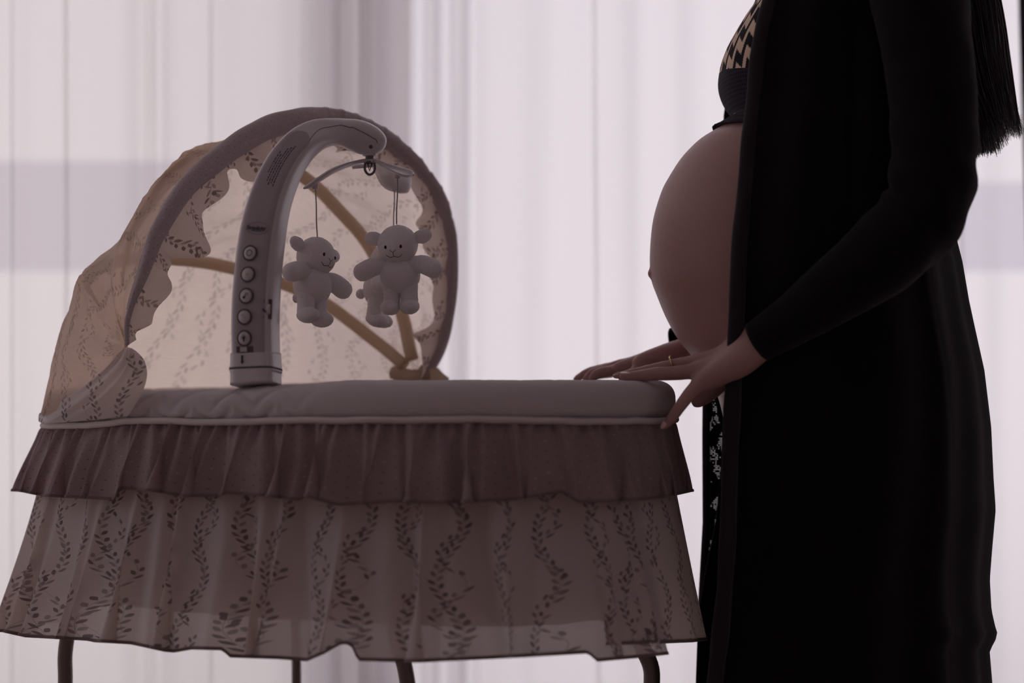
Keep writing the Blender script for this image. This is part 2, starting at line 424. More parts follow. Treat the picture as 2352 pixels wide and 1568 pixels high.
def floor_mat():
    m, t = newmat('oak_planks'); o = t.new('ShaderNodeOutputMaterial'); b = t.new('ShaderNodeBsdfPrincipled'); tc = t.new('ShaderNodeTexCoord')
    br = t.new('ShaderNodeTexBrick'); t.l.new(tc.outputs['Object'], br.inputs['Vector']); br.inputs['Scale'].default_value = 1
    br.inputs['Brick Width'].default_value = 1.2; br.inputs['Row Height'].default_value = .14; br.inputs['Mortar Size'].default_value = .002
    br.inputs['Color1'].default_value = (.52, .42, .36, 1); br.inputs['Color2'].default_value = (.58, .48, .41, 1); br.inputs['Mortar'].default_value = (.22, .16, .13, 1)
    t.l.new(br.outputs[0], b.inputs['Base Color']); b.inputs['Roughness'].default_value = .4; t.l.new(b.outputs[0], o.inputs[0]); return m
M['floor'] = floor_mat()
def top_mat():
    """black knit top: cream feathered zigzags above, honeycomb mesh below"""
    m, t = newmat('patterned_knit'); o = t.new('ShaderNodeOutputMaterial'); b = t.new('ShaderNodeBsdfPrincipled')
    uv = t.new('ShaderNodeUVMap'); uv.uv_map = 'UVMap'; u, v, _ = t.sep(uv.outputs[0])
    # zigzag bands running diagonally, edges feathered by fine stripes
    st = t.m('SINE', t.m('MULTIPLY', t.m('ADD', u, t.m('MULTIPLY', v, .9)), 2*math.pi/.0032))
    a = t.m('ADD', t.m('MULTIPLY', u, .75), t.m('MULTIPLY', v, -.65))
    zz = t.m('PINGPONG', t.m('ADD', u, t.m('MULTIPLY', v, .4)), .013)
    s = t.m('FRACT', t.m('DIVIDE', t.m('ADD', a, t.m('ADD', t.m('MULTIPLY', zz, 1.5), t.m('MULTIPLY', st, .0012))), .034))
    wd = t.m('ADD', .42, t.m('MULTIPLY', t.noise(uv.outputs[0], 40, 1), .12))
    band = t.m('LESS_THAN', s, wd)
    up = t.m('GREATER_THAN', t.m('ADD', v, t.m('MULTIPLY', u, .12)), 0.0)
    k = t.m('MULTIPLY', band, up)
    vo = t.new('ShaderNodeTexVoronoi'); vo.inputs['Scale'].default_value = 190; vo.inputs['Randomness'].default_value = .12; t.l.new(uv.outputs[0], vo.inputs['Vector'])
    hole = t.m('LESS_THAN', vo.outputs['Distance'], .32)
    dark = t.mix(hole, (.035, .03, .04, 1), (.012, .01, .016, 1))
    c = t.mix(k, t.mix(up, dark, (.014, .012, .018, 1)), (.80, .60, .46, 1))
    t.l.new(c, b.inputs['Base Color']); b.inputs['Roughness'].default_value = .9; b.inputs['Specular IOR Level'].default_value = .15
    h = t.m('ADD', t.m('MULTIPLY', vo.outputs['Distance'], .8), t.noise(uv.outputs[0], 1200, 2))
    t.l.new(t.bump(h, .7, .0012), b.inputs['Normal']); t.l.new(b.outputs[0], o.inputs[0]); return m
M['top'] = top_mat()
def knit_mat():
    m, t = newmat('open_knit'); o = t.new('ShaderNodeOutputMaterial'); d = t.new('ShaderNodeBsdfDiffuse'); d.inputs[0].default_value = (.02, .017, .025, 1)
    uv = t.new('ShaderNodeUVMap'); uv.uv_map = 'UVMap'; u, v, _ = t.sep(uv.outputs[0])
    fu = t.m('ABSOLUTE', t.m('SUBTRACT', t.m('FRACT', t.m('DIVIDE', u, .0020)), .5)); fv = t.m('ABSOLUTE', t.m('SUBTRACT', t.m('FRACT', t.m('DIVIDE', v, .0024)), .5))
    rnd = t.white(t.m('FLOOR', t.m('DIVIDE', u, .0020)), t.m('FLOOR', t.m('DIVIDE', v, .0024)))
    hole = t.m('MULTIPLY', t.m('LESS_THAN', fu, .26), t.m('LESS_THAN', fv, .17)); hole = t.m('MULTIPLY', hole, t.m('GREATER_THAN', rnd, .35))
    big = t.m('GREATER_THAN', t.noise(uv.outputs[0], 45, 2), .48); hole = t.m('MULTIPLY', hole, big)
    tp = t.new('ShaderNodeBsdfTransparent'); mx = t.new('ShaderNodeMixShader'); t.l.new(t.m('MULTIPLY', hole, .55), mx.inputs[0])
    t.l.new(d.outputs[0], mx.inputs[1]); t.l.new(tp.outputs[0], mx.inputs[2]); t.l.new(mx.outputs[0], o.inputs[0]); return m
M['knit'] = knit_mat()

# ------------------------------------------------------------------ the room
RX0, RX1, RY0, RY1, RZ = -2.9, 2.9, -3.7, 1.15, 2.6
structure(box('floor', (RX0-.15, RY0-.15, -.12), (RX1+.15, RY1+.2, 0), M['floor']))
structure(box('ceiling', (RX0-.15, RY0-.15, RZ), (RX1+.15, RY1+.2, RZ+.12), M['ceil']))
V1, F1 = join(box_v((RX0-.15, RY0, 0), (RX0, -.75, RZ)), box_v((RX0-.15, .75, 0), (RX0, RY1, RZ)), box_v((RX0-.15, -.75, 2.35), (RX0, .75, RZ)), box_v((RX0-.15, -.75, 0), (RX0, .75, .35)))  # wall opening made for the added side-light window
structure(mesh('wall_left', V1, F1, M['wallm'], smooth=False))
V1, F1 = join(box_v((RX0-.1, -.75, .35), (RX0-.04, -.69, 2.35)), box_v((RX0-.1, .69, .35), (RX0-.04, .75, 2.35)), box_v((RX0-.1, -.75, 2.29), (RX0-.04, .75, 2.35)), box_v((RX0-.1, -.75, .35), (RX0-.04, .75, .41)), box_v((RX0-.1, -.03, .35), (RX0-.04, .03, 2.35)))
w2 = structure(mesh('added_side_window', V1, F1, M['frame'], smooth=False))  # unseen window, added to give soft light from the left
mesh('window_pane', *join(box_v((RX0-.08, -.69, .41), (RX0-.075, -.03, 2.29)), box_v((RX0-.08, .03, .41), (RX0-.075, .69, 2.29))), M['glass'], w2, smooth=False)
structure(box('wall_right', (RX1, RY0, 0), (RX1+.15, RY1, RZ), M['wallm']))
structure(box('wall_front', (RX0-.15, RY0-.15, 0), (RX1+.15, RY0, RZ), M['wallm']))
# window wall with a wide, tall opening
WX0, WX1, WZ1 = -2.7, 2.7, 2.45
V1, F1 = join(box_v((RX0-.15, RY1, 0), (WX0, RY1+.2, RZ)), box_v((WX1, RY1, 0), (RX1+.15, RY1+.2, RZ)), box_v((WX0, RY1, WZ1), (WX1, RY1+.2, RZ)))
structure(mesh('wall_back', V1, F1, M['wallm'], smooth=False))
fr = [box_v((WX0, RY1+.06, 0), (WX0+.06, RY1+.14, WZ1)), box_v((WX1-.06, RY1+.06, 0), (WX1, RY1+.14, WZ1)),
      box_v((WX0, RY1+.06, WZ1-.06), (WX1, RY1+.14, WZ1)), box_v((WX0, RY1+.06, 0), (WX1, RY1+.14, .07)),
      box_v((-.42, RY1+.05, .07), (-.35, RY1+.10, WZ1-.06)), box_v((-.32, RY1+.10, .07), (-.25, RY1+.15, WZ1-.06))]
V1, F1 = join(*fr)
win = structure(mesh('window_1', V1, F1, M['frame'], smooth=False))
mesh('window_pane', *join(box_v((WX0+.06, RY1+.10, .07), (-.40, RY1+.105, WZ1-.06)), box_v((-.28, RY1+.10, .07), (WX1-.06, RY1+.105, WZ1-.06))), M['glass'], win, smooth=False)
bal = [box_v((-2.6, 2.62, 1.05), (-.78, 2.68, 1.36)), box_v((1.27, 2.62, 1.05), (3.0, 2.68, 1.30)), box_v((-2.6, 2.6, -.4), (3.0, 2.7, -.15)), box_v((-2.6, 2.6, -.15), (-2.5, 2.7, 1.36)), box_v((2.9, 2.6, -.15), (3.0, 2.7, 1.30))]
V1, F1 = join(*bal)
structure(mesh('trim_1', V1, F1, M['parapet'], smooth=False))

# ------------------------------------------------------------------ curtains
CY0 = .84
def curtain_panel(name, x0, x1, label, dense, pins, seed, yoff=0, amp=.009, mat=None):
    zt, zb = 2.40, .015
    root = empty(name, (0.5*(x0+x1), CY0+yoff, 0), label, 'curtain')
    nx = int((x1-x0)/.003); nzv = 26
    xs = np.linspace(x0, x1, nx); ph = 0; phs = []
    for x in xs:
        dens = 0
        for (c, w_, k) in dense: dens += k*math.exp(-((x-c)/w_)**2)
        ph += (x1-x0)/nx*2*math.pi*(1/.19+dens*(1/.034)); phs.append((ph, min(1, dens)))
    def fn(i, j):
        x = float(xs[i]); p, dn = phs[i]; s = j/(nzv-1); z = lerp(zb, zt, s)
        w_ = nz(x*7, z*.35, seed)
        y = math.sin(p+.4*nz(x*3, z*.3, seed+4)+w_*2)*lerp(amp, .018, dn)+w_*.02+nz(x*30, z*.1, seed+9)*.0015
        xx = x+math.sin(p*.5+1.3)*.006*dn
        for (c, k) in pins:
            g = math.exp(-((x-c-(.9-z)*.006)/.0022)**2); y -= g*k
        return Vector((xx, CY0+yoff+y, z)), (x*1.3, z)
    V, Fc, U = grid(nx, nzv, fn)
    mesh('fabric', V, Fc, mat, root, uvs=U)
    V, Fc = box_v((x0, CY0+yoff-.006, zt-.005), (x1, CY0+yoff+.006, zt+.03)); mesh('heading_tape', V, Fc, M['track'], root, smooth=False)
    return root
curtain_panel('sheer_curtain', -2.7, -.19, 'sheer white voile curtain falling behind the hooded left end of the bassinet',
              [(-.30, .06, .6), (-.66, .03, .3)], [(-.822, .013), (-.665, .010), (-.555, .009), (-.925, .010)], 2.0, -.01, mat=M['sheer_warm'])
curtain_panel('sheer_curtain', -.40, 2.7, 'sheer white voile curtain falling behind the person and the foot of the bassinet',
              [(-.25, .10, .7), (-.10, .05, .5)], [(-.105, .012), (.157, .012), (.845, .012)], 6.0, .035, mat=M['sheer'])
# charcoal drape at the right edge
dr = empty('blackout_curtain', (1.1, .80, 0), 'dark charcoal drape hanging at the right edge beside the sheer curtain', 'curtain')
def fn(i, j):
    s = i/119; z = lerp(.015, 2.4, j/19)
    left = lerp(.955, .928, z/1.5)
    x = left+s*.42
    return Vector((x, .775+.022*math.sin(s*38+nz(s*4, z)*1.0), z)), (s, z)
V, Fc, U = grid(120, 20, fn)
solid(mesh('fabric', V, Fc, M['drape'], dr, uvs=U), .003)
rail = mesh('curtain_rail', *join(box_v((-2.8, .77, 2.43), (2.8, .90, 2.46)), *[box_v((x, .80, 2.46), (x+.03, .87, 2.6)) for x in (-1.8, -.6, .6, 1.75)]), M['track'], smooth=False)
rail['label'] = 'white ceiling-mounted curtain rail above the sheer curtains'; rail['category'] = 'curtain rail'

# ------------------------------------------------------------------ bassinet
ANG = R(-25); EA, EB, EN, ECX = .43, .25, 2.4, -.225
def rimpt(deg, off=0.0, z=.72, a=EA, b=EB):
    c, s = math.cos(R(deg)), math.sin(R(deg))
    X = a*math.copysign(abs(c)**(2/EN), c); Y = b*math.copysign(abs(s)**(2/EN), s)
    nx = abs(X/a)**(EN-1)*math.copysign(1, c)/a; ny = abs(Y/b)**(EN-1)*math.copysign(1, s)/b
    l = math.hypot(nx, ny) or 1; X += off*nx/l; Y += off*ny/l
    return Vector((ECX+X*math.cos(ANG)-Y*math.sin(ANG), X*math.sin(ANG)+Y*math.cos(ANG), z))
def rimnormal(deg):
    a = rimpt(deg, 0); b = rimpt(deg, .01); d = b-a; d.z = 0; return d.normalized()
# evenly spaced ring parameters
_deg = np.linspace(0, 360, 7201); _P = np.array([tuple(rimpt(float(d))) for d in _deg]); _S = np.r_[0, np.cumsum(np.linalg.norm(np.diff(_P, axis=0), axis=1))]
PER = float(_S[-1])
def deg_of(s): return float(np.interp(s % PER, _S, _deg))
def s_of(deg): return float(np.interp(deg % 360, _deg, _S))

bas = empty('bassinet', (ECX, 0, 0), 'baby bassinet with quilted white rim, raised hood, taupe frill and leaf print skirt', 'bassinet')
def rim_dz(px):
    return tab(px, [(100, -.016), (345, -.013), (520, -.011), (640, -.006), (720, -.004), (800, 0), (2000, 0)])
# padded rim
NS = 1100; NSEG = 40
def padfn(i, j):
    s = PER*i/NS; dg = deg_of(s); a = 2*math.pi*j/NSEG
    base = rimpt(dg, 0, 0); n = rimnormal(dg); px, _ = PXY((base.x, base.y, .72))
    cs, sn = math.cos(a), math.sin(a)
    cr = math.copysign(abs(cs)**.8, cs)*.031; ch = math.copysign(abs(sn)**.8, sn)*.0265
    w = a*.03
    near = 1.0
    q1 = abs(((s+w*1.15)/.062) % 1-.5)*.062; q2 = abs(((s-w*1.15)/.062) % 1-.5)*.062
    cre = max(math.exp(-(q1/.0045)**2), math.exp(-(q2/.0045)**2))
    fade = 1-smooth01((px-600)/250) if base.y < .1 else .6
    k = 1-cre*.09*fade+.05*nz(s*14, w*30, 1.0)*(.4+.6*fade)
    z = .7155+rim_dz(px)*(.7+.3*sn)+ch*k*(1+.16*(1-smooth01((px-150)/250)))
    p = base+n*(cr*k); p.z = z
    return p, (s, w)
V, Fc, U = grid(NS, NSEG, padfn, closed_u=True)
# close section ring too
for i in range(NS): Fc.append(((NSEG-1)*NS+i, (NSEG-1)*NS+(i+1) % NS, (i+1) % NS, i))
mesh('padded_rim', V, Fc, M['pad'], bas, uvs=U)
def pipe_z(px): return tab(px, [(100, .6785), (200, .682), (330, .6905), (420, .6895), (500, .689), (650, .6925), (800, .6935), (1100, .695), (1540, .690)])
P = []
for i in range(400):
    s = PER*i/400; dg = deg_of(s); b = rimpt(dg, .0315+.001*nz(s*30)); px, _ = PXY(b)
    b.z = pipe_z(px)+.0012*nz(s*25, 3); P.append(b)
V, Fc, U = sweep(P, .0042, 10, closed=True, cap=False); mesh('piping', V, Fc, M['piping'], bas, uvs=U)

# basket tub below the rim, mattress inside
def tubfn(i, j):
    dg = deg_of(PER*i/240); s = j/23
    p = rimpt(dg, lerp(-.012, -.045, s)+.004*math.sin(i*.7), 0); p.z = lerp(.705, .435, s); return p, (PER*i/240, p.z)
V, Fc, U = grid(240, 24, tubfn, closed_u=True)
Fc.append(tuple(range(23*240, 24*240)))
mesh('basket', V, Fc, M['basket'], bas, uvs=U)
def matfn(i, j):
    dg = deg_of(PER*i/160); off, z = [(-.07, .45), (-.062, .47), (-.062, .50), (-.075, .515), (-.12, .522), (-.2, .523)][j]
    p = rimpt(dg, off, z); return p, (PER*i/160, z)
V, Fc, U = grid(160, 6, matfn, closed_u=True); Fc.append(tuple(range(5*160, 6*160)))
mesh('mattress', V, Fc, M['sheet'], bas, uvs=U)

# frills and skirt --------------------------------------------------
HEM = [(-60, 1450), (5, 1450), (60, 1462), (205, 1470), (212, 1473), (300, 1478), (378, 1495), (400, 1497), (440, 1490), (515, 1492), (522, 1508), (640, 1512), (705, 1517), (745, 1500),
       (785, 1477), (806, 1480), (822, 1516), (960, 1520), (1200, 1508), (1350, 1499), (1372, 1518), (1480, 1508), (1575, 1497), (1700, 1495)]
FRILL = [(0, 1126), (45, 1128), (100, 1139), (262, 1147), (270, 1122), (340, 1126), (420, 1140), (500, 1139), (520, 1133), (600, 1138), (685, 1149), (700, 1140), (775, 1160), (900, 1153), (1000, 1156),
         (1180, 1148), (1290, 1130), (1330, 1154), (1430, 1150), (1520, 1143), (1590, 1128), (1700, 1125)]
def frillfold(s, v, lam, seed, sharp=.6):
    """outward offset and sideways shift of gathered cloth"""
    ph = 2*math.pi*s/lam+2.2*nz(s*6, seed)+1.3*nz(s*17, seed+3)
    ph2 = ph+.9*math.sin(ph+.4*nz(s*9, v*2, seed+1))
    f = math.sin(ph2)+.45*math.sin(2.3*ph+seed)+.5*nz(s*40, v*1.2, seed)
    t = math.cos(ph+.5)+.3*math.cos(2.3*ph+seed)
    return f, t
def cloth_ring(name, d0, d1, off0, off1, ztop, table, zfar, lam, amp0, amp1, tang, seed, mat, nv=44, step=.0016, cornerfix=None, gather=None, uvo=(0, 0)):
    s0, s1 = s_of(d0), s_of(d0)+(d1-d0)/abs(d1-d0)*0
    # walk the ring from d0 down to d1 (degrees decreasing)
    S = []
    a, b = s_of(d0), s_of(d1)
    L = (a-b) % PER or PER
    n = int(L/step)
    def prof(v): return lerp(off0, off1, v**(.8 if name == 'frill' else 1.0 if name == 'end_skirt' else 1.3))
    def fn(i, j):
        s = (a-L*i/(n-1)); v = j/(nv-1)
        dg = deg_of(s % PER); nrm = rimnormal(dg); tg = Vector((-nrm.y, nrm.x, 0))
        f, t = frillfold(s, v, lam, seed)
        am = lerp(amp0, amp1, v if name == 'frill' else v**1.6)
        off = prof(v)+am*f
        if gather:
            off += gather[1]*math.exp(-v*6)*math.sin(2*math.pi*s/gather[0]+3*nz(s*30, seed))*(1-math.exp(-v*30))
        if name == 'frill':
            xx_ = rimpt(dg).x; off = off0+(off-off0)*(1-.40*smooth01((xx_-.05)/.12))
        p = rimpt(dg, off, 0)+tg*(tang*t*(v if name == 'frill' else v*v))
        px, _ = PXY((p.x, p.y, .4))
        if p.y < .10 or px < 60 or px > 1560:
            py = tab(px, table); zb = W(px, py, p.y).z
        else: zb = zfar-.012+.010*math.sin(s*20)+.010*nz(s*9)
        zz = ztop(PXY((p.x, p.y, .69))[0]) if callable(ztop) else ztop
        p.z = lerp(zz, zb, v)
        return p, (s*1.15+uvo[0], lerp(zz, zb, v)+uvo[1])
    V, Fc, U = grid(n, nv, fn)
    return V, Fc, U, n, nv
def hem_strip(V, n, nv, width, mat, parent, name='hem', out=.0012):
    """narrow folded binding along the bottom row"""
    W_, Fh, Uh = [], [], []
    for i in range(n):
        b = V[(nv-1)*n+i]; a = V[(nv-2)*n+i]; d = (a-b).normalized()
        i0, i1 = max(i-1, 0), min(i+1, n-1); tg = (V[(nv-1)*n+i1]-V[(nv-1)*n+i0]); nr = tg.cross(d)
        nr = nr.normalized() if nr.length > 1e-9 else Vector((0, -1, 0))
        s = i*.0016
        for k, (dd, oo) in enumerate(((width, out), (0, out*1.2), (-.0008, 0), (0, -out*1.2), (width, -out))):
            W_.append(b+d*dd+nr*oo); Uh.append((s, dd))
    for i in range(n-1):
        for k in range(4): Fh.append((i*5+k, i*5+k+1, (i+1)*5+k+1, (i+1)*5+k))
    return mesh(name, W_, Fh, mat, parent, uvs=Uh)
topz = lambda px: pipe_z(px)-.001
# main skirt: wraps from the right end round the near side, left end and far side
V, Fc, U, n_, nv_ = cloth_ring('leaf_skirt', 350, 98, .018, .078, topz, HEM, .40, .095, .003, .0185, .022, 5.0, M['leaf'], nv=50)
skirt = mesh('leaf_skirt', V, Fc, M['leaf'], bas, uvs=U); hem_strip(V, n_, nv_, .0035, M['hem'], skirt)
# end panel, overlapped by the near one
HEM2 = [(1400, 1480), (1560, 1474), (1590, 1473), (1625, 1469), (1700, 1460)]
V, Fc, U, n_, nv_ = cloth_ring('end_skirt', 112, 335, .012, .070, topz, HEM2, .40, .2, .001, .004, .004, 2.0, M['leaf'], nv=40, uvo=(.02, .05))
sk2 = mesh('end_skirt', V, Fc, M['leaf'], bas, uvs=U); hem_strip(V, n_, nv_, .0035, M['hem'], sk2)
V, Fc, U, n_, nv_ = cloth_ring('frill', 100, 100.4, .026, .060, topz, FRILL, .612, .056, .003, .0125, .015, 9.0, M['mauve'], nv=34, gather=(.017, .0065))
fr_ = mesh('frill', V, Fc, M['mauve'], bas, uvs=U); hem_strip(V, n_, nv_, .003, M['hem'], fr_)

# frame legs ---------------------------------------------------------
def leg(P, r=.0102):
    Q = curve(P, 60); V, Fc, U = sweep(Q, r, 14); return mesh('leg', V, Fc, M['tube'], bas)
def legpts(px0, px1, Y, lean=0, topz=.47, foot=0):
    a = W(px0, 1480, Y); b = W(px1, 1568, Y)
    top = Vector((a.x+lean, a.y*.85, topz)); low = b+(b-a)*1.6; low.z = .20
    return [top, a, b, low, Vector((low.x+foot, low.y, .035))]
leg(legpts(152, 150, .03, .02, foot=.03), .0105)
leg(legpts(680, 681, .27, .0, foot=.0), .0075)
leg(legpts(914, 936, -.22, -.02, foot=.01), .0102)
leg([W(1462, 1440, -.12), W(1478, 1490, -.12), W(1494, 1528, -.12), W(1497, 1568, -.12), W(1490, 1700, -.12), Vector((.165, -.12, .035))], .0110)
for (x0, y0, x1, y1) in ((-.60, .03, -.32, .27), (-.13, -.22, .165, -.12)):
    P = curve([(x0-.03, y0-.06, .03), (lerp(x0, x1, .25), lerp(y0, y1, .25), .018), (lerp(x0, x1, .75), lerp(y0, y1, .75), .018), (x1+.03, y1+.06, .03)], 40)
    V, Fc, U = sweep(P, .0115, 12); mesh('rocker_bar', V, Fc, M['tube'], bas)
V, Fc, U = sweep(curve([(-.60, .03, .10), (-.36, -.07, .10), (-.13, -.22, .10)], 30), .008, 10); mesh('stretcher', V, Fc, M['tube'], bas)
V, Fc, U = sweep(curve([(-.32, .27, .10), (-.08, .10, .10), (.165, -.12, .10)], 30), .008, 10); mesh('stretcher', V, Fc, M['tube'], bas)

# hood ---------------------------------------------------------------
hood = bpy.data.objects.new('hood', None); C.objects.link(hood); hood.parent = bas
def WP(L): return [W(a, b, c) for a, b, c in L]
NB = 150
bow0 = [(292, 792, -.152), (291, 760, -.152), (294, 730, -.15), (308, 682, -.148), (328, 631, -.145), (345, 580, -.14), (365, 530, -.13), (425, 434, -.10), (515, 355, -.055), (600, 300, -.01), (680, 276, .03),
        (745, 272, .07), (810, 284, .10), (870, 310, .13), (920, 345, .155), (965, 390, .175), (1008, 455, .195), (1033, 540, .21), (1037, 640, .222), (1029, 720, .23), (1010, 800, .235), (975, 862, .235)]
bow1 = [(290, 796, -.15), (264, 660, -.125), (283, 540, -.09), (335, 448, -.05), (395, 378, 0), (470, 338, .05), (580, 335, .12), (700, 390, .19), (790, 475, .235), (860, 560, .26), (930, 700, .262), (955, 800, .25), (968, 862, .237)]
bow2 = [(290, 798, -.15), (235, 735, -.135), (192, 672, -.09), (180, 640, -.03), (215, 605, .06), (300, 583, .14), (420, 588, .21), (520, 605, .25), (640, 640, .275), (750, 690, .285), (870, 780, .275), (930, 830, .255), (965, 864, .238)]
B0 = resample(catmull(WP(bow0), NB*4), NB); B1 = resample(catmull(WP(bow1), NB*4), NB); B2 = resample(catmull(WP(bow2), NB*4), NB)
base = [W(289, 800, -.15), W(262, 850, -.165), rimpt(240, .038, .722), rimpt(231, .037, .706), rimpt(222, .036, .696), rimpt(213, .035, .692)]
for dg in (205, 190, 175, 160, 145, 130, 118, 106, 96): base.append(rimpt(dg, .034, lerp(.692, .715, (205-dg)/110)))
base.append(W(965, 866, .238))
B3 = resample(catmull(base, NB*4), NB)
HC = W(600, 790, .05)
def hoodpt(i, s):
    """i bow sample, s 0..3 across bows"""
    k = min(int(s), 2); f = s-k
    a, b = (B0, B1, B2, B3)[k][i], (B0, B1, B2, B3)[k+1][i]
    t = i/(NB-1)
    p = a.lerp(b, f); d = (HC-p).normalized(); env = math.sin(math.pi*min(1, max(0, t)))**.6
    sag = (.010, .016, -.010)[k]*math.sin(math.pi*f)*env
    wr = (.007*nz(t*9, s*1.5, 2)+.006*nz(t*24+s*3, s*3.5, 5)+.003*nz(t*60+s*6, s*7, 8))*env*(1-.6*abs(1-2*abs(f-.5)-1) if False else 1)
    # long tension folds running from the gathers
    fold = .004*math.sin(s*9+t*5+2*nz(t*4, s))*(math.exp(-((t-.08)/.12)**2)+math.exp(-((t-.95)/.1)**2))
    fd = 1-(f**3 if k == 2 else 0)
    return p+d*(sag+wr+fold)*fd
NHS = 76
def hfn(i, j):
    s = 3*j/(NHS-1); return hoodpt(i, s), (i/(NB-1)*.95, s*.14)
V, Fc, U = grid(NB, NHS, hfn)
hf = mesh('hood_fabric', V, Fc, M['leafhood'], hood, uvs=U); 
# bow channels sewn inside
for nm, B in (('bow', B1), ('bow', B2)):
    P = [B[i]+(HC-B[i]).normalized()*.0125 for i in range(14, NB-4)]
    V, Fc, U = sweep(P, [.0100*min(1, i/40+.15) for i in range(len(P))], 12); mesh(nm, V, Fc, M['lining'], hood, uvs=U)
# padded front band
def bandr(t): return tab(t, [(0, .003), (.05, .004), (.10, .008), (.16, .0115), (.24, .0140), (.36, .0165), (.46, .0165), (.56, .0145), (.66, .0120), (.8, .0105), (1, .009)])
P = resample(catmull(WP(bow0), 1600), 420)
V, Fc, U = sweep(P, [bandr(i/419) for i in range(420)], 22,
    bump=lambda i, j, s, a: .07*nz(s*30, a*1.2, 2)+.10*max(0, math.sin(i*.62+1.5*math.sin(a)))**3*smooth01((i-190)/30)*(1-smooth01((i-300)/40))+.12*math.exp(-((i-318)/1.6)**2)*-1+.12*math.exp(-((i-287)/1.6)**2)*-1)
mesh('front_band', V, Fc, M['rimband'], hood, uvs=U)
# seam cord just behind the band
P2 = [p+(B1[min(NB-1, int(i/419*(NB-1)))]-p).normalized()*(bandr(i/419)*1.25) for i, p in enumerate(P)]
V, Fc, U = sweep(P2[20:400], .0028, 8); mesh('seam_cord', V, Fc, M['rimband'], hood, uvs=U)
# leaf print ruffle inside the opening
NR = 520; NW = 16
PR = resample(catmull(WP(bow0), 2400), NR)
def rwid(t):
    s = t*1.0
    base_ = tab(t, [(0, .01), (.04, .03), (.1, .050), (.2, .052), (.3, .030), (.36, .042), (.44, .052), (.52, .036), (.6, .024), (.7, .036), (.8, .040), (.9, .04), (1, .02)])
    return base_*(1+.28*math.sin(t*34+1)+.12*math.sin(t*75))
AXC = W(640, 800, .05)
def rfn(i, j):
    t = i/(NR-1); w = j/(NW-1); p = PR[i]
    d = AXC-p; d = d.normalized()
    tg = (PR[min(i+1, NR-1)]-PR[max(i-1, 0)]).normalized(); nrm = tg.cross(d).normalized()
    ww = rwid(t)*w
    f = math.sin(t*62+2.0*nz(t*9, 4))+.5*math.sin(t*131)
    g = math.cos(t*62+2.0*nz(t*9, 4))
    return p+d*(bandr(t)*.25+ww*1.06)+nrm*(f*.012*w-.002)+tg*(g*.007*w), (t*1.25, ww)
V, Fc, U = grid(NR, NW, rfn)
mesh('hood_ruffle', V, Fc, M['leaf'], hood, uvs=U)
# near side gusset flaring from the gather down to the rim
def gfn(i, j):
    q = i/79; s = j/59
    G = W(lerp(284, 304, q), 797+abs(q-.5)*6, -.165)
    bx = tab(q, [(0, 101), (.1, 112), (.3, 165), (.6, 245), (.85, 318), (1, 344)]); by = tab(q, [(0, 944), (.1, 962), (.3, 968), (.6, 964), (.85, 957), (1, 950)])
    bY = tab(q, [(0, .02), (.1, -.035), (.3, -.085), (.6, -.135), (.85, -.170), (1, -.184)])
    B = W(bx, by, bY)
    dq = lerp(207, 252, q**.9); og = lerp(.0365, .0435, min(1, q*3)); B = rimpt(dq, og, W(bx, by+5, rimpt(dq, og).y).z)
    mx_ = tab(q, [(0, 195), (.3, 232), (.6, 270), (.85, 312), (1, 337)]); my_ = tab(q, [(0, 884), (.5, 878), (1, 862)])
    mY = tab(q, [(0, -.15), (.3, -.19), (.6, -.205), (1, -.205)])
    Mm = W(mx_, my_, mY)*2-(G+B)*.5
    p = G*(1-s)**2+Mm*(2*s*(1-s))+B*s*s
    wv = .0065*math.sin(q*24+nz(q*3, s*2)*2)*math.exp(-s*2.2)*min(1, s*12)+.003*nz(q*5, s*4, 3)*s
    return p+Vector((0, -1, .15))*wv, (p.x*1.15-p.z*.25, p.z*1.1)
V, Fc, U = grid(80, 60, gfn)
gus = mesh('side_gusset', V, Fc, M['leaf'], hood, uvs=U)
# elastic tail of cloth at the far pivot
P = WP([(962, 858, .24), (975, 850, .235), (992, 858, .23), (1008, 868, .225), (1030, 872, .22)])
V, Fc, U = sweep(curve([tuple(p) for p in P], 30), [(.003+.010*math.sin(math.pi*i/29), .003+.004*math.sin(math.pi*i/29)) for i in range(30)], 12, bump=lambda i, j, s, a: .3*nz(s*60, a))
mesh('pivot_cover', V, Fc, M['lining'], hood, uvs=U)
P = WP([(900, 856, .25), (950, 862, .238), (990, 866, .232)])
V, Fc, U = sweep(curve([tuple(p) for p in P], 20), [.010]*20, 12, bump=lambda i, j, s, a: .3*nz(s*50, a)); mesh('pivot_cover', V, Fc, M['lining'], hood, uvs=U)

# ------------------------------------------------------------------ mobile
mob = empty('crib_mobile', tuple(W(588, 880, -.227)), 'white plastic musical mobile arm with round buttons clamped on the near bassinet rim', 'mobile')
armP = [(588, 885, -.229, 52), (588, 858, -.227, 51), (588, 815, -.225, 49), (587, 760, -.225, 49), (588, 700, -.225, 49), (592, 640, -.222, 48.5), (598, 580, -.218, 48), (607, 520, -.212, 46.5),
        (620, 465, -.203, 44), (638, 415, -.192, 42), (662, 370, -.178, 39), (693, 333, -.16, 36), (728, 311, -.14, 33), (765, 303, -.12, 31), (790, 305, -.105, 33), (812, 310, -.095, 37), (834, 317, -.088, 38), (856, 325, -.083, 34), (872, 331, -.08, 26), (881, 335, -.078, 15), (884.5, 336.5, -.077, 3)]
Q, q = curve([tuple(W(a, b, c))+(w_*(c+2.55)/FPX,) for a, b, c, w_ in armP], 200)
q = [max(.0006, a) for a in q]
REF = Vector((-.26, -1, 0)).normalized()
secf = supersec(lambda i: 4.6-2.4*smooth01((i-140)/30))
V, Fc, U = sweep(Q, [(r, r*.92) for r in q], 40, ref=REF, sec=secf); arm = mesh('arm', V, Fc, M['plastic'], mob)
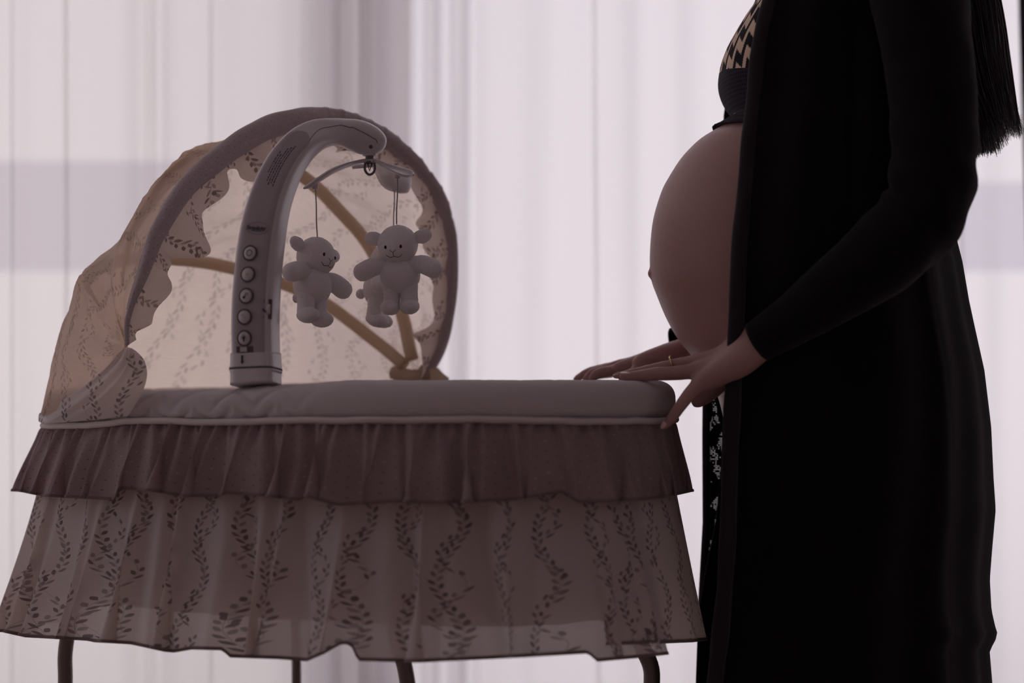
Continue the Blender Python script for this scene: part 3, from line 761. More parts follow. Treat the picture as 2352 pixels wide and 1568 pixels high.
FR = frames(Q, REF)
# raised control panel on the front face
def near_idx(px, py):
    return min(range(len(Q)), key=lambda i: (PXY(Q[i])[0]-px)**2+(PXY(Q[i])[1]-py)**2)
i0, i1 = near_idx(588, 815), near_idx(700, 328)
def pfn(i, j):
    idx = i0+i; r = q[idx]; t, e1, e2 = FR[idx]; a = lerp(-.80, .80, j/20)
    end = min(1, (i1-idx)/7.0); a *= math.sqrt(max(.02, end*(2-end)))
    h = .0009*(1-abs(j/10-1)**8)
    return Q[idx]+e1*(r*a)+e2*(r*.92*(1-abs(a)**4.6)**(1/4.6)+h+.0002), (i*.003, a*r)
V, Fc, U = grid(i1-i0+1, 21, pfn); mesh('control_panel', V, Fc, M['plastic_face'], mob)
def on_arm(px, py, lift=.0012):
    """point on the arm's front face seen at a pixel, with its frame"""
    best = None
    for i in range(len(Q)):
        t, e1, e2 = FR[i]
        for a in np.linspace(-.95, .95, 39):
            p = Q[i]+e1*(q[i]*float(a))+e2*(q[i]*.92*(1-abs(float(a))**4.6)**(1/4.6)+lift)
            x, y = PXY(p); d = (x-px)**2+(y-py)**2
            if best is None or d < best[0]: best = (d, p, (t, e1, e2), float(a))
    return best[1:]
def arm_basis(f):
    """x right on the face, y up along the arm, z outwards"""
    t, e1, e2 = f; x = e1 if e1.x > 0 else -e1
    y = t if t.z > 0 else -t
    return x, y, e2
icons = ('ring', 'dot', 'note', 'wave', 'bulb')
for (px, py), ic in zip(((575, 581), (569, 630), (566, 680), (563, 729), (561, 778)), icons):
    c, f, a = on_arm(px, py, .0010); x, y, z = arm_basis(f); z = (z-x*.10).normalized()
    b = mesh('button', *cyl(c+z*.0004, z, .0082, .0040), M['button'], mob)
    mesh('button_groove', *ring(c+z*.0009, z, .0094, .0010), M['seam'], b)
    L = []
    o = c+z*.0026
    def bar(p, r_, th=.0004): return sweep([o+x*u_+y*v_ for u_, v_ in p], r_, 6)[:2]
    if ic == 'ring': L.append(ring(o, z, .0037, .0004))
    if ic == 'dot':
        for k in range(6): L.append(bar([(.0007*math.cos(k*1.047), .0007*math.sin(k*1.047)), (.0022*math.cos(k*1.047), .0022*math.sin(k*1.047))], .0002))
    if ic == 'note': L += [cyl(o+x*-.0022+y*-.002, z, .0018, .0006), bar([(-.0008, -.002), (.0004, .0035), (.003, .003), (.0034, .0006)], .00055)]
    if ic == 'wave': L += [bar([(-.004, .0014), (-.002, .0024), (0, .0014), (.001, .0018)], .00022), bar([(.0005, -.0014), (.002, -.0005), (.004, -.0014)], .00022)]
    if ic == 'bulb':
        L += [cyl(o+y*.0006, z, .0021, .0006), bar([(0, -.001), (0, -.004)], .0009)]
        for k in range(7):
            an = -.6+k*.72; L.append(bar([(.0028*math.cos(an), .0006+.0028*math.sin(an)), (.0042*math.cos(an), .0006+.0042*math.sin(an))], .00035))
    mesh('icon', *join(*L), M['mark'], b)
# maker's oval and wordmark
c, f, a = on_arm(592, 522, .0013); x, y, z = arm_basis(f); 
mesh('logo_outline', *ring(c, z, .0120, .00018, sx=.66, sy=1.25, e1=y), M['seam'], mob)
def text_on(s, c, x, y, z, size, name, mat, parent, bold=.0):
    cu = bpy.data.curves.new(name, 'FONT'); cu.body = s; cu.size = size; cu.align_x = 'CENTER'; cu.align_y = 'CENTER'; cu.extrude = .0001; cu.offset = bold; cu.shear = .25
    ob = bpy.data.objects.new(name, cu); C.objects.link(ob)
    bpy.context.view_layer.update()
    me = bpy.data.meshes.new_from_object(ob.evaluated_get(bpy.context.evaluated_depsgraph_get()))
    C.objects.unlink(ob); bpy.data.objects.remove(ob)
    VV = [c+x*v.co.x+y*v.co.y+z*v.co.z for v in me.vertices]; FF = [tuple(p.vertices) for p in me.polygons]
    return mesh(name, VV, FF, mat, parent, smooth=False)
text_on('Simplicity', c-x*.002+z*.0012-y*.0002, x, y, z+x*-.0, .0068, 'logo', M['mark'], mob, .00016)
mesh('logo_swoosh', *sweep([c+x*u_+y*v_+z*.0008 for u_, v_ in ((-.008, -.0036), (-.002, -.0042), (.006, -.0036))], .0003, 6)[:2], M['mark'], mob)
# fine print running along the arm: rows of short strokes
rows = []
for k, (off, a0, a1) in enumerate(((-.30, .0, 1.0), (-.16, .06, .95), (-.02, .02, .90), (.12, .10, .72), (.26, .28, .80))):
    ia, ib = near_idx(610, 440), near_idx(660, 352)
    s = a0
    rnd = random.Random(k)
    while s < a1:
        L_ = rnd.uniform(.02, .07); pts = []
        for m_ in range(3):
            fi = ia+(ib-ia)*(s+L_*m_/2); i = int(fi); t, e1, e2 = FR[i]; pts.append(Q[i].lerp(Q[i+1], fi-i)+e1*(q[i]*off)+e2*(q[i]*.92*(1-abs(off)**4.6)**(1/4.6)+.0013))
        rows.append(sweep(pts, (.0006, .0001), 4, ref=REF)[:2]); s += L_+.018
mesh('fine_print', *join(*rows), M['mark'], mob)
# collar, latch, arrow and volume slider
cc = near_idx(588, 870); ce = near_idx(588, 812)
cp = Q[:ce+1]; V, Fc, U = sweep([Q[0]]+[Q[i] for i in range(1, ce+1)], [(q[i]*(1.045 if i > 6 else .99), q[i]*.97) for i in range(0, ce+1)], 40, ref=REF, sec=secf)
col = mesh('base_collar', V, Fc, M['plastic'], mob)
i = near_idx(588, 849); V, Fc, U = sweep([Q[i], Q[i+1]], [(q[i]*1.06, q[i]*.985)]*2, 40, ref=REF, sec=secf); mesh('collar_seam', V, Fc, M['seam'], col)
c, f, a = on_arm(561, 803, .0014); x, y, z = arm_basis(f)
V, Fc = box_v((-.0045, -.0032, -.001), (.0045, .0032, .0012)); mesh('latch', [c+x*v[0]+y*v[1]+z*v[2] for v in V], Fc, M['button'], mob, smooth=False)
V, Fc = box_v((-.0098, -.0040, -.0012), (.0128, .0040, .0002)); mesh('latch_recess', [c+x*v[0]+y*v[1]+z*v[2] for v in V], Fc, M['seam'], mob, smooth=False)
c, f, a = on_arm(557, 826, .0018); x, y, z = arm_basis(f)
sh = [(-.0014, .0052), (.0014, .0052), (.0014, -.0018), (-.0014, -.0018)]; hd = [(-.0026, -.002), (.0026, -.002), (0, -.0062)]
c = c+z*.0012
VV = [c+x*u_+y*v_ for u_, v_ in sh+hd]+[c+x*u_+y*v_+z*.0004 for u_, v_ in sh+hd]
mesh('arrow', VV, [(0, 1, 2, 3), (4, 5, 6), (7, 8, 9, 10), (11, 12, 13)], M['mark'], mob, smooth=False)
c, f, a = on_arm(621, 708, .0006); x, y, z = arm_basis(f)
V, Fc = box_v((-.0030, -.0125, -.001), (.0034, .0125, .0012)); sl = mesh('volume_slot', [c+x*v[0]+y*v[1]+z*v[2] for v in V], Fc, M['seam'], mob, smooth=False)
mesh('volume_wheel', *cyl(c+x*.0004+z*.0004, x, .0065, .0034), M['button'], sl)
c, f, a = on_arm(604, 711, .0016); x, y, z = arm_basis(f)
mesh('volume_mark', *join(cyl(c-y*.001, z, .0015, .0004), cyl(c+x*.0022-y*.003, z, .0013, .0004), sweep([c-x*.0006+y*.0005, c+x*.001-y*.002], .0005, 6)[:2],
     sweep([c+y*.008+x*.001, c+y*.012+x*.001], .0004, 6)[:2], cyl(c-y*.010+x*.001, z, .0009, .0004)), M['mark'], mob)
# parting line of the two shells and the rounded motor head
ps = []
for i in range(near_idx(690, 335), len(Q)-6):
    t, e1, e2 = FR[i]; a = tab(i, [(near_idx(690, 335), .62), (near_idx(720, 312), .15), (near_idx(790, 305), -.35), (near_idx(856, 325), -.2), (len(Q)-6, .1)])
    e1 = e1 if e1.z > 0 else -e1
    ps.append(Q[i]+e1*(q[i]*-a)+e2*(q[i]*.92*(1-abs(a)**4.6)**(1/4.6)+.0001))
mesh('shell_seam', *sweep(ps, .0004, 6)[:2], M['seam'], mob)
mesh('screw_hole', *cyl(W(852, 337, -.1125), (0, -1, -.4), .0026, .001), M['seam'], mob)
mesh('screw_hole', *cyl(W(712, 296, -.158), (-.2, -1, .7), .0028, .0012), M['seam'], mob)
HUB = W(850, 372, -.085)
mesh('hub_collar', *cyl(W(849, 353, -.085), (0, 0, 1), .0095, .006), M['plastic'], mob)
mesh('hub_post', *cyl(W(849, 363, -.085), (0, 0, 1), .0058, .014), M['hubgrey'], mob)
hl = [W(a, b, -.085) for a, b in ((839, 374), (838, 388), (842, 397), (849, 401), (857, 397), (861, 388), (860, 374))]
mesh('hub_loop', *sweep(curve([tuple(p) for p in hl], 40), .0017, 10)[:2], M['hubgrey'], mob)
mesh('hub_catch', *sweep([W(844, 374, -.086), W(849, 392, -.086), W(855, 374, -.086)], .0013, 8)[:2], M['hubgrey'], mob)
# three leaf shaped paddles
def paddle(L, name='paddle', up=Vector((0, 0, 1)), cup=.004, twist=0):
    Pp, wd = curve([tuple(W(a, b, c))+(w_,) for a, b, c, w_ in L], 60)
    F_ = frames(Pp, up)
    def fn(i, j):
        t, e1, e2 = F_[i]; a = j/8-1 if False else (j/16)*2-1
        tw = Matrix.Rotation(twist*i/59, 3, t)
        s1, s2 = tw @ e1, tw @ e2
        rim = .0012 if abs(a) > .85 else 0
        return Pp[i]+s1*(wd[i]*a)+s2*(-cup*(1-a*a)*min(1, wd[i]/.012)+rim), (0, 0)
    V, Fc, U = grid(60, 17, fn); o = mesh(name, V, Fc, M['plastic'], mob); solid(o, .0016); return o
paddle([(858, 371, -.085, .006), (835, 369, -.085, .007), (800, 376, -.095, .012), (765, 390, -.105, .018), (730, 411, -.112, .018), (708, 426, -.116, .010), (698, 433, -.118, .001)])
paddle([(845, 370, -.085, .006), (862, 369, -.085, .0065), (880, 377, -.088, .010), (903, 387, -.092, .0175), (925, 395, -.095, .019), (940, 400, -.097, .013), (948, 403, -.098, .002)], twist=.35)
paddle([(850, 372, -.085, .007), (865, 378, -.06, .008), (885, 392, -.02, .015), (905, 410, .01, .021), (918, 424, .03, .019), (930, 436, .045, .010), (935, 441, .05, .002)], twist=-.5)
mesh('hub_bridge', *sweep(curve([tuple(W(810, 383, -.06)), tuple(W(845, 380, -.07)), tuple(W(865, 378, -.07))], 20), (.003, .002), 8)[:2], M['plastic'], mob)
cords = []
def cordset(a, b):
    P = curve([tuple(a), tuple(a.lerp(b, .3)+Vector((.0004, 0, 0))), tuple(a.lerp(b, .7)-Vector((.0003, 0, 0))), tuple(b)], 30)
    mesh('cord', *sweep(P, .0009, 8)[:2], M['cord'], mob)
    mesh('cord_anchor', *cyl(a+Vector((.0, 0, .002)), (0, 0, 1), .0042, .008), M['plastic'], mob)
cordset(W(724, 432, -.112), W(729, 545, -.112)); cordset(W(913, 407, -.095), W(911, 515, -.095)); cordset(W(906, 436, .035), W(904, 520, .035))

# ------------------------------------------------------------------ plush lambs
def fuzz(V, c, k=.0005):
    return [v+(v-Vector(c)).normalized()*random.uniform(-k, k) for v in V]
def blob(c, r, M_=None, k=.00045, sub=4):
    V, Fc = ico(c, r, M_, sub); return fuzz(V, c, k), Fc
def lamb_parts(root):
    hv, hfc = blob((0, 0, -.028), (.0270, .0250, .0265), sub=5)
    for v in hv:      # muzzle bulge low on the face
        if v.y < 0:
            g = math.exp(-((v.x/.015)**2+((v.z+.037)/.012)**2)); v.y -= .004*g
    h = mesh('head', hv, hfc, M['plush'], root)
    for s in (-1, 1):
        mesh('ear', *blob((s*.0335, .003, -.0185), (.0135, .0065, .0095), Matrix.Rotation(s*R(-12), 3, 'Y')), M['plush'], h)
        mesh('eye', *ico((s*.0105, -.0248, -.0300), (.0019, .0013, .0026), sub=2), M['thread'], h)
    def hs(x, z): return -.025*math.sqrt(max(0, 1-(x/.027)**2-((z+.028)/.0265)**2))-.004*math.exp(-((x/.015)**2+((z+.037)/.012)**2))-.0001
    mo = [sweep([Vector((q_.x, hs(q_.x, q_.z), q_.z)) for q_ in catmull([(a, 0, b) for a, b in L], 14)], .00038, 6)[:2] for L in (
        [(-.0042, -.0338), (0, -.0370), (.0042, -.0338)], [(0, -.0370), (0, -.0425)], [(-.0115, -.0400), (-.006, -.0440), (0, -.0430), (.006, -.0440), (.0115, -.0400)])]
    mesh('mouth', *join(*mo), M['thread'], h)
    bv, bf = blob((0, .002, -.068), (.0275, .0235, .0265), sub=5); 
    mesh('body', bv, bf, M['plush'], root)
    mesh('tail', *blob((0, .027, -.082), (.007, .007, .007)), M['plush'], root)
    for s in (-1, 1):
        V, Fc = capsule([(s*.016, .0, -.055), (s*.034, -.004, -.056), (s*.049, -.007, -.062)], [.0100, .0125, .0130], 24, 30)
        mesh('arm', fuzz(V, (s*.03, 0, -.06), .0004), Fc, M['plush'], root)
        V, Fc = join(capsule([(s*.0115, .001, -.082), (s*.0120, -.001, -.096), (s*.0125, -.002, -.106)], [.0125, .0115, .0115], 24, 24), ico((s*.0135, -.008, -.1115), (.0130, .0170, .0105), None, 4))
        lg = mesh('leg', fuzz(V, (s*.012, 0, -.1), .0004), Fc, M['plush'], root)
G_ = 'plush lambs hanging from the mobile'
lamb = empty('plush_lamb', tuple(W(911, 514, -.095)), 'white plush lamb facing forward, arms out, on the front right cord', 'plush toy', G_)
lamb_parts(lamb)
# part meshes are modelled about the cord knot: strip the world offset that mesh() took out
for ch in list(lamb.children)+[g for c_ in lamb.children for g in c_.children]:
    ch.data.transform(Matrix.Translation(lamb.location))
def dup(root, loc, rot, label):
    r = root.copy(); C.objects.link(r); r.location = loc; r.rotation_euler = rot; r['label'] = label
    for ch in list(root.children):
        c = ch.copy(); C.objects.link(c); c.parent = r
        for g in list(ch.children):
            d = g.copy(); C.objects.link(d); d.parent = c
    return r
lamb.rotation_euler = (R(6), R(-2), R(-12))
dup(lamb, tuple(W(730, 543, -.112)), (R(-4), R(11), R(52)), 'white plush lamb turned side-on, hanging on the left cord near the arm')
dup(lamb, tuple(W(902, 556, .035)), (R(14), R(0), R(82)), 'white plush lamb hanging behind the forward-facing one, mostly hidden')

# ------------------------------------------------------------------ person
PY = -.06
per = empty('person', tuple(Vector((W(1950, 868, PY).x, PY, 0))), 'pregnant person in profile, bare belly, long black cardigan, both hands on the bassinet', 'person')
def PP(px, py, y=PY): return W(px, py, y)
TOR = [  # py, front px, back px, half width
 (-300, 1905, 2035, .055), (-265, 1880, 2050, .08), (-235, 1850, 2065, .125), (-190, 1815, 2085, .155), (-130, 1785, 2100, .155), (-60, 1762, 2110, .15), (0, 1745, 2118, .148), (70, 1708, 2122, .146), (130, 1682, 2124, .142),
 (185, 1668, 2122, .138), (240, 1695, 2118, .132), (285, 1660, 2112, .130), (318, 1609, 2106, .134), (345, 1580, 2102, .138), (370, 1559, 2100, .143), (410, 1534, 2097, .150), (440, 1519, 2095, .154), (500, 1501, 2092, .160), (560, 1494, 2092, .163), (610, 1493, 2096, .163),
 (645, 1497, 2102, .162), (680, 1510, 2112, .161), (715, 1524, 2125, .160), (750, 1541, 2138, .160), (785, 1563, 2152, .160), (820, 1592, 2165, .161), (860, 1625, 2180, .163), (910, 1650, 2195, .166), (1000, 1672, 2205, .170), (1060, 1680, 2195, .168)]
def loft(rows, seg=64, yc=PY, asym=0):
    V, Fc = [], []
    for py, f, b, hw in rows:
        a = W(f, py, yc); c = W(b, py, yc); cx = (a.x+c.x)/2; rx = (c.x-a.x)/2
        for j in range(seg):
            t = 2*math.pi*j/seg; V.append(Vector((cx+rx*math.cos(t), yc+hw*math.sin(t), a.z)))
    n = len(rows)
    for i in range(n-1):
        for j in range(seg): Fc.append((i*seg+j, i*seg+(j+1) % seg, (i+1)*seg+(j+1) % seg, (i+1)*seg+j))
    Fc.append(tuple(range(seg))); Fc.append(tuple(range((n-1)*seg, n*seg))[::-1])
    return V, Fc
def dense(rows, k=4):
    out = []
    ys = [r[0] for r in rows]
    pts = catmull([(r[0], r[1], r[2]) for r in rows], (len(rows)-1)*k+1); hw = catmull([(r[3], 0, 0) for r in rows], (len(rows)-1)*k+1)
    return [(p.x, p.y, p.z, h.x) for p, h in zip(pts, hw)]
parts = [loft(dense(TOR))]
for s in (-1, 1): parts.append(ico(PP(1728, 172, PY+s*.045), (.034, .04, .044), None, 3))
# neck, head with face (above the picture)
H0 = PP(1935, -520, PY)
parts.append(capsule([PP(1985, -260), PP(1965, -350), PP(1960, -440)], [.062, .054, .056], 24))
parts.append(ico(H0+Vector((.012, 0, .02)), (.092, .074, .105), None, 4))
parts.append(ico(H0+Vector((-.035, 0, -.045)), (.052, .056, .068), None, 4))
parts.append(ico(H0+Vector((-.072, 0, -.092)), (.022, .024, .020), None, 3))
parts.append(capsule([H0+Vector((-.078, 0, .018)), H0+Vector((-.097, 0, -.018))], [.008, .013], 12))
for s in (-1, 1):
    parts.append(ico(H0+Vector((-.088, 0, -.050-.006*s)), (.009, .020, .0055), None, 3))
    parts.append(ico(H0+Vector((.018, s*.074, -.02)), (.016, .009, .028), None, 3))
# near (left) arm and hand
def hand(parts, fingers): 
    for P, Rr in fingers: parts.append(capsule(P, Rr, 16, 40))
SN = -.195
near_arm = [PP(2085, -190, PY-.17), PP(2130, 120, -.285), PP(2143, 430, -.288), PP(2098, 515, -.285), PP(1900, 680, -.262), PP(1770, 762, -.225)]
parts.append(capsule(near_arm, [.052, .046, .041, .040, .031, .0225], 24, 60))
hp = lambda a, b, y: W(a, b, y)
# palm as overlapping metacarpals
parts.append(capsule([hp(1772, 768, -.222), hp(1725, 785, -.210), hp(1660, 818, -.188), hp(1592, 832, -.176)], [.0235, .0225, .0150, .0105], 20, 40))
parts.append(capsule([hp(1765, 782, -.224), hp(1715, 806, -.218), hp(1650, 838, -.205), hp(1592, 852, -.198)], [.0215, .0215, .0150, .0112], 20, 40))
parts.append(capsule([hp(1755, 790, -.226), hp(1700, 828, -.222), hp(1640, 862, -.213), hp(1603, 884, -.214)], [.0180, .0210, .0165, .0110], 20, 40))
parts.append(capsule([hp(1760, 775, -.212), hp(1700, 800, -.188), hp(1640, 830, -.165), hp(1590, 835, -.155)], [.0190, .0190, .0130, .0095], 20, 40))
parts.append(capsule([hp(1755, 775, -.205), hp(1715, 795, -.172), hp(1660, 830, -.150), hp(1610, 842, -.135)], [.0180, .0170, .0120, .0085], 20, 40))
nf = [([hp(1600, 830, -.176), hp(1545, 838, -.172), hp(1500, 848, -.168), hp(1455, 857, -.166), hp(1414, 863, -.165)], [.0098, .0082, .0080, .0068, .0050]),     # middle, wears the ring
      ([hp(1600, 852, -.198), hp(1545, 857, -.200), hp(1505, 859, -.203), hp(1465, 864, -.205), hp(1432, 864, -.207)], [.0108, .0096, .0092, .0080, .0060]),     # ring finger, nearest along the rim
      ([hp(1612, 878, -.214), hp(1585, 903, -.220), hp(1563, 932, -.225), hp(1543, 960, -.225), hp(1527, 979, -.222)], [.0112, .0092, .0082, .0072, .0052]),     # little finger down the outside
      ([hp(1612, 842, -.135), hp(1560, 846, -.130), hp(1510, 854, -.128), hp(1470, 861, -.127)], [.0090, .0082, .0074, .0055]),                         # index, behind
      ([hp(1700, 830, -.180), hp(1660, 872, -.165), hp(1625, 905, -.158), hp(1602, 922, -.158)], [.0170, .0135, .0115, .0090])]                          # thumb, under the palm
hand(parts, nf)
# far (right) arm and hand
SF = .06
far_arm = [PP(2085, -190, PY+.15), PP(2112, 110, PY+.20), PP(2090, 430, PY+.205), PP(2040, 515, PY+.203), PP(1910, 632, .14), PP(1700, 755, .107), PP(1590, 795, .090)]
parts.append(capsule(far_arm, [.050, .042, .038, .037, .034, .026, .0200], 24, 60))
for (dy, ry, y0) in ((0, .0130, .092), (.016, .0120, .104), (-.016, .0125, .078), (-.028, .0115, .066)):
    parts.append(capsule([hp(1580, 803, y0), hp(1530, 815, y0+dy*.6), hp(1470, 832, y0+dy), hp(1420 if dy > -.02 else 1475, 842+abs(dy)*120, y0+dy*1.2)], [.019, .0165, ry, .0085], 20, 30))
ff = [([hp(1475, 832, .092), hp(1430, 838, .092), hp(1392, 848, .092), hp(1362, 856, .093), hp(1345, 871, .094)], [.0105, .0098, .0082, .0075, .0060]),
      ([hp(1430, 839, .110), hp(1385, 846, .112), hp(1350, 855, .113), hp(1324, 870, .114)], [.0090, .0076, .0070, .0055]),
      ([hp(1430, 848, .070), hp(1395, 853, .066), hp(1372, 858, .064), hp(1360, 869, .064)], [.0095, .0086, .0080, .0064]),
      ([hp(1440, 850, .125), hp(1400, 858, .130), hp(1365, 864, .132), hp(1345, 872, .132)], [.0080, .0068, .0062, .0050]),
      ([hp(1560, 828, .066), hp(1510, 850, .044), hp(1465, 856, .034), hp(1430, 866, .030)], [.0150, .0115, .0100, .0078])]
hand(parts, ff)
# navel
parts.append(ico(PP(1496, 628), (.0062, .0075, .0062), None, 3))
# legs and feet
for s in (-1, 1):
    hx = PP(1960, 1000).x
    parts.append(capsule([(hx, PY+s*.085, .62), (hx-.01, PY+s*.085, .45), (hx-.005, PY+s*.08, .30), (hx+.015, PY+s*.08, .08)], [.095, .062, .052, .036], 24, 40))
    parts.append(capsule([(hx+.03, PY+s*.082, .035), (hx-.06, PY+s*.085, .033), (hx-.14, PY+s*.09, .024)], [.034, .036, .022], 20, 20))
V, Fc = join(*parts)
body = mesh('body', V, Fc, M['skin'], per)
rm = body.modifiers.new('one_surface', 'REMESH'); rm.mode = 'VOXEL'; rm.voxel_size = .0027; rm.use_smooth_shade = True
s_ = body.modifiers.new('soft', 'SMOOTH'); s_.iterations = 9; s_.factor = .55
# nails
def nail(c, d, up, r, name='fingernail'):
    d = Vector(d).normalized(); up = Vector(up); up = (up-d*up.dot(d)).normalized(); sd = d.cross(up)
    M3 = Matrix((d, sd, up)).transposed()
    mesh(name, *ico(Vector(c), (r*1.35, r*.8, r*.28), M3, 3), M['nail'], per)
nail(hp(1437, 857, -.209), (-1, 0, .02), (0, -.25, 1), .0055)
nail(hp(1417, 859, -.166), (-1, 0, -.25), (0, -.2, 1), .0042)
nail(hp(1524, 976, -.2265), (-.5, 0, -.8), (-.3, -.8, .2), .0044)
nail(hp(1332, 860, .112), (-1, 0, -.6), (-.5, 0, 1), .0040)
rg = hp(1541, 836, -.1725)
rng = mesh('ring', *join(ring(rg, (1, 0, .20), .0091, .0011, sx=1, sy=1), ico(rg+Vector((-.001, -.001, .0102)), (.0016, .0016, .0013), None, 2)), M['gold'], per)
# eyes
for s in (-1, 1):
    mesh('eye', *ico(H0+Vector((-.074, s*.028, .012)), (.008, .011, .0045), None, 3), M['thread'], per)

# patterned top
TOPR = [(-110, 1775, 2108, .160), (-60, 1757, 2116, .155), (0, 1736, 2124, .153), (35, 1713, 2126, .152), (70, 1692, 2128, .151), (105, 1673, 2130, .150), (140, 1660, 2131, .148), (170, 1654, 2130, .146), (195, 1653, 2129, .143),
        (220, 1659, 2128, .140), (242, 1670, 2126, .138), (260, 1683, 2122, .136), (270, 1680, 2120, .1355), (281, 1662, 2118, .1365), (291, 1645, 2116, .138)]
rows = dense(TOPR, 8)
seg = 120; V, U, Fc = [], [], []
nr = len(rows)
for i, (py, f, b, hw) in enumerate(rows):
    a = W(f, py, PY); c = W(b, py, PY); cx = (a.x+c.x)/2; rx = (c.x-a.x)/2; v = i/(nr-1)
    for j in range(seg+1):
        t = 2*math.pi*j/seg; d = 1-math.cos(t-math.pi)
        z = a.z
        low = smooth01((v-.72)/.28)
        z -= low*.030*min(1, d)*0.9; sc_ = .0006*math.sin(j*6.28/2.5)*(1 if i > nr-4 else 0)
        grow = 1+low*.05*min(1, d)
        fx = rx*grow
        ct_, st_ = math.copysign(abs(math.cos(t))**.8, math.cos(t)), math.copysign(abs(math.sin(t))**.8, math.sin(t))
        V.append(Vector((cx+fx*ct_, PY+hw*grow*st_, z+sc_)))
        pz = a.z
        ang = (t-math.pi)
        U.append((ang*.14, pz-W(1652, 165, PY).z))
for i in range(nr-1):
    for j in range(seg):
        a = i*(seg+1)+j; Fc.append((a, a+1, a+seg+2, a+seg+1))
tp = mesh('patterned_top', V, Fc, M['top'], per, uvs=U); solid(tp, .0016, 1)
# scalloped dark band along the lower edge
V, Fc, U = [], [], []
for j in range(241):
    t = 2*math.pi*j/240; d = 1-math.cos(t-math.pi)
    for k in range(5):
        v = k/4
        pyv = lerp(268, 292, v); f = lerp(1681, 1641, v); b = 2122
        a = W(f, pyv, PY); c = W(b, pyv, PY); cx = (a.x+c.x)/2; rx = (c.x-a.x)/2
        hw = lerp(.1375, .1415, v)*(1+.06*min(1, d))
        z = a.z-.024*min(1, d)*.9+(.0016*abs(math.sin(j*.62)) if k == 4 else 0)
        V.append(Vector((cx+(rx*(1+.06*min(1, d))+.002)*math.cos(t), PY+hw*math.sin(t), z))); U.append((t*.14, v*.02-.2))
for j in range(240):
    for k in range(4): a = j*5+k; Fc.append((a, a+5, a+6, a+1))
solid(mesh('underbust_band', V, Fc, M['top'], per, uvs=U), .0016)

# black skirt
SK = [(862, 1640, 2184, .168), (900, 1660, 2194, .170), (960, 1684, 2190, .171), (1100, 1705, 2180, .160), (1300, 1715, 2170, .150), (1500, 1715, 2165, .150), (1800, 1710, 2165, .155), (1930, 1705, 2165, .158)]
V, Fc = loft(dense(SK, 3), 96); Fc = Fc[:-2]
V = [v+Vector((0, math.copysign(1, v.y-PY), 0))*.004*math.sin(v.x*90) for v in V]
solid(mesh('skirt', V, Fc, M['skirt'], per), .003, 0)

# cardigan: one wrap from near front edge round the back to the far front edge
CF = [(-250, 1880), (-200, 1840), (-100, 1790), (0, 1755), (60, 1738), (130, 1727), (200, 1720), (300, 1708), (400, 1700), (480, 1692), (560, 1684), (650, 1680), (750, 1676), (850, 1671), (950, 1666), (1050, 1662), (1150, 1659), (1250, 1656), (1350, 1650), (1450, 1640), (1568, 1627), (1800, 1615)]
CB = [(-250, 2050), (-200, 2090), (-100, 2130), (0, 2150), (200, 2160), (400, 2170), (540, 2185), (600, 2200), (690, 2215), (760, 2230), (850, 2250), (980, 2266), (1100, 2272), (1170, 2277), (1250, 2270), (1330, 2264), (1400, 2268), (1440, 2277), (1458, 2283), (1478, 2272), (1495, 2264), (1568, 2270), (1800, 2275)]
CFF = [(-250, 1880), (-100, 1800), (0, 1760), (200, 1676), (260, 1665), (300, 1664), (400, 1700), (560, 1760), (700, 1720), (800, 1660), (900, 1640), (1000, 1662), (1100, 1656), (1200, 1646), (1290, 1626), (1400, 1606), (1568, 1600), (1800, 1598)]
CW = [(-250, .085), (-220, .13), (-180, .165), (-100, .18), (0, .185), (200, .19), (300, .20), (450, .207), (600, .202), (760, .18), (900, .178), (1000, .182), (1800, .182)]
ctl = [(0, -.80), (.03, -.85), (.12, -.92), (.35, -1.02), (.6, -1.02), (.8, -.88), (.93, -.58), (1.0, -.2), (1.0, .2), (.93, .58), (.8, .88), (.6, 1.0), (.35, 1.0), (.12, .85), (0, .70)]
prof = resample(catmull([(a, b, 0) for a, b in ctl], 400), 220)
def cfn(i, j):
    t = j/139; py = lerp(-250, 1790, t); p = prof[i]; w = tab(py, CW)
    side_far = p.y > 0
    y = PY+p.y*w
    f = tab(py, CFF) if side_far else tab(py, CF)
    near_bulge = 0
    bx = tab(py, CB)
    px = lerp(f, bx, p.x)
    # soft vertical folds, deeper away from the edge
    k = i/219
    fo = .006*math.sin(k*70+1.5*nz(k*5, t*3)+py*.0012)*min(1, i/14)+.006*nz(k*9, t*3, 4)
    if k < .16: fo *= .5
    pos = W(px, py, y)
    xc = W(lerp(f, bx, .5), py, PY).x
    n = Vector((0, -1 if not side_far else 1, 0)) if p.x < .85 else Vector((1, 0, 0))
    out = Vector((pos.x, y, pos.z))+n*fo*(0.35 if p.x > .85 else 1)
    return out, (k*1.2, pos.z)
V, Fc, U = grid(220, 140, cfn)
solid(mesh('cardigan', V, Fc, M['black'], per, uvs=U), .0035, 0)
# folded front edge of the near side (a soft roll of knit, caught light painted into its colour)
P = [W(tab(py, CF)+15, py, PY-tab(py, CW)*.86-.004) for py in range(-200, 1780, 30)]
V, Fc, U = sweep(P, [(.0105+.002*nz(i*.3), .0065) for i in range(len(P))], 14, ref=Vector((-.1, -1, 0)), cap=True, bump=lambda i, j, s, a: .06*nz(s*12, a*2)); mesh('front_placket', V, Fc, M['lit_edge'], per)
CF2 = [(860, 1640), (900, 1614), (1000, 1613), (1200, 1614), (1400, 1603), (1568, 1600), (1800, 1598)]
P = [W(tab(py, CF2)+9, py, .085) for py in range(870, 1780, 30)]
V, Fc, U = sweep(P, [(.006, .004)]*len(P), 12, ref=Vector((-.3, -1, 0))); mesh('front_placket', V, Fc, M['lit_edge'], per)
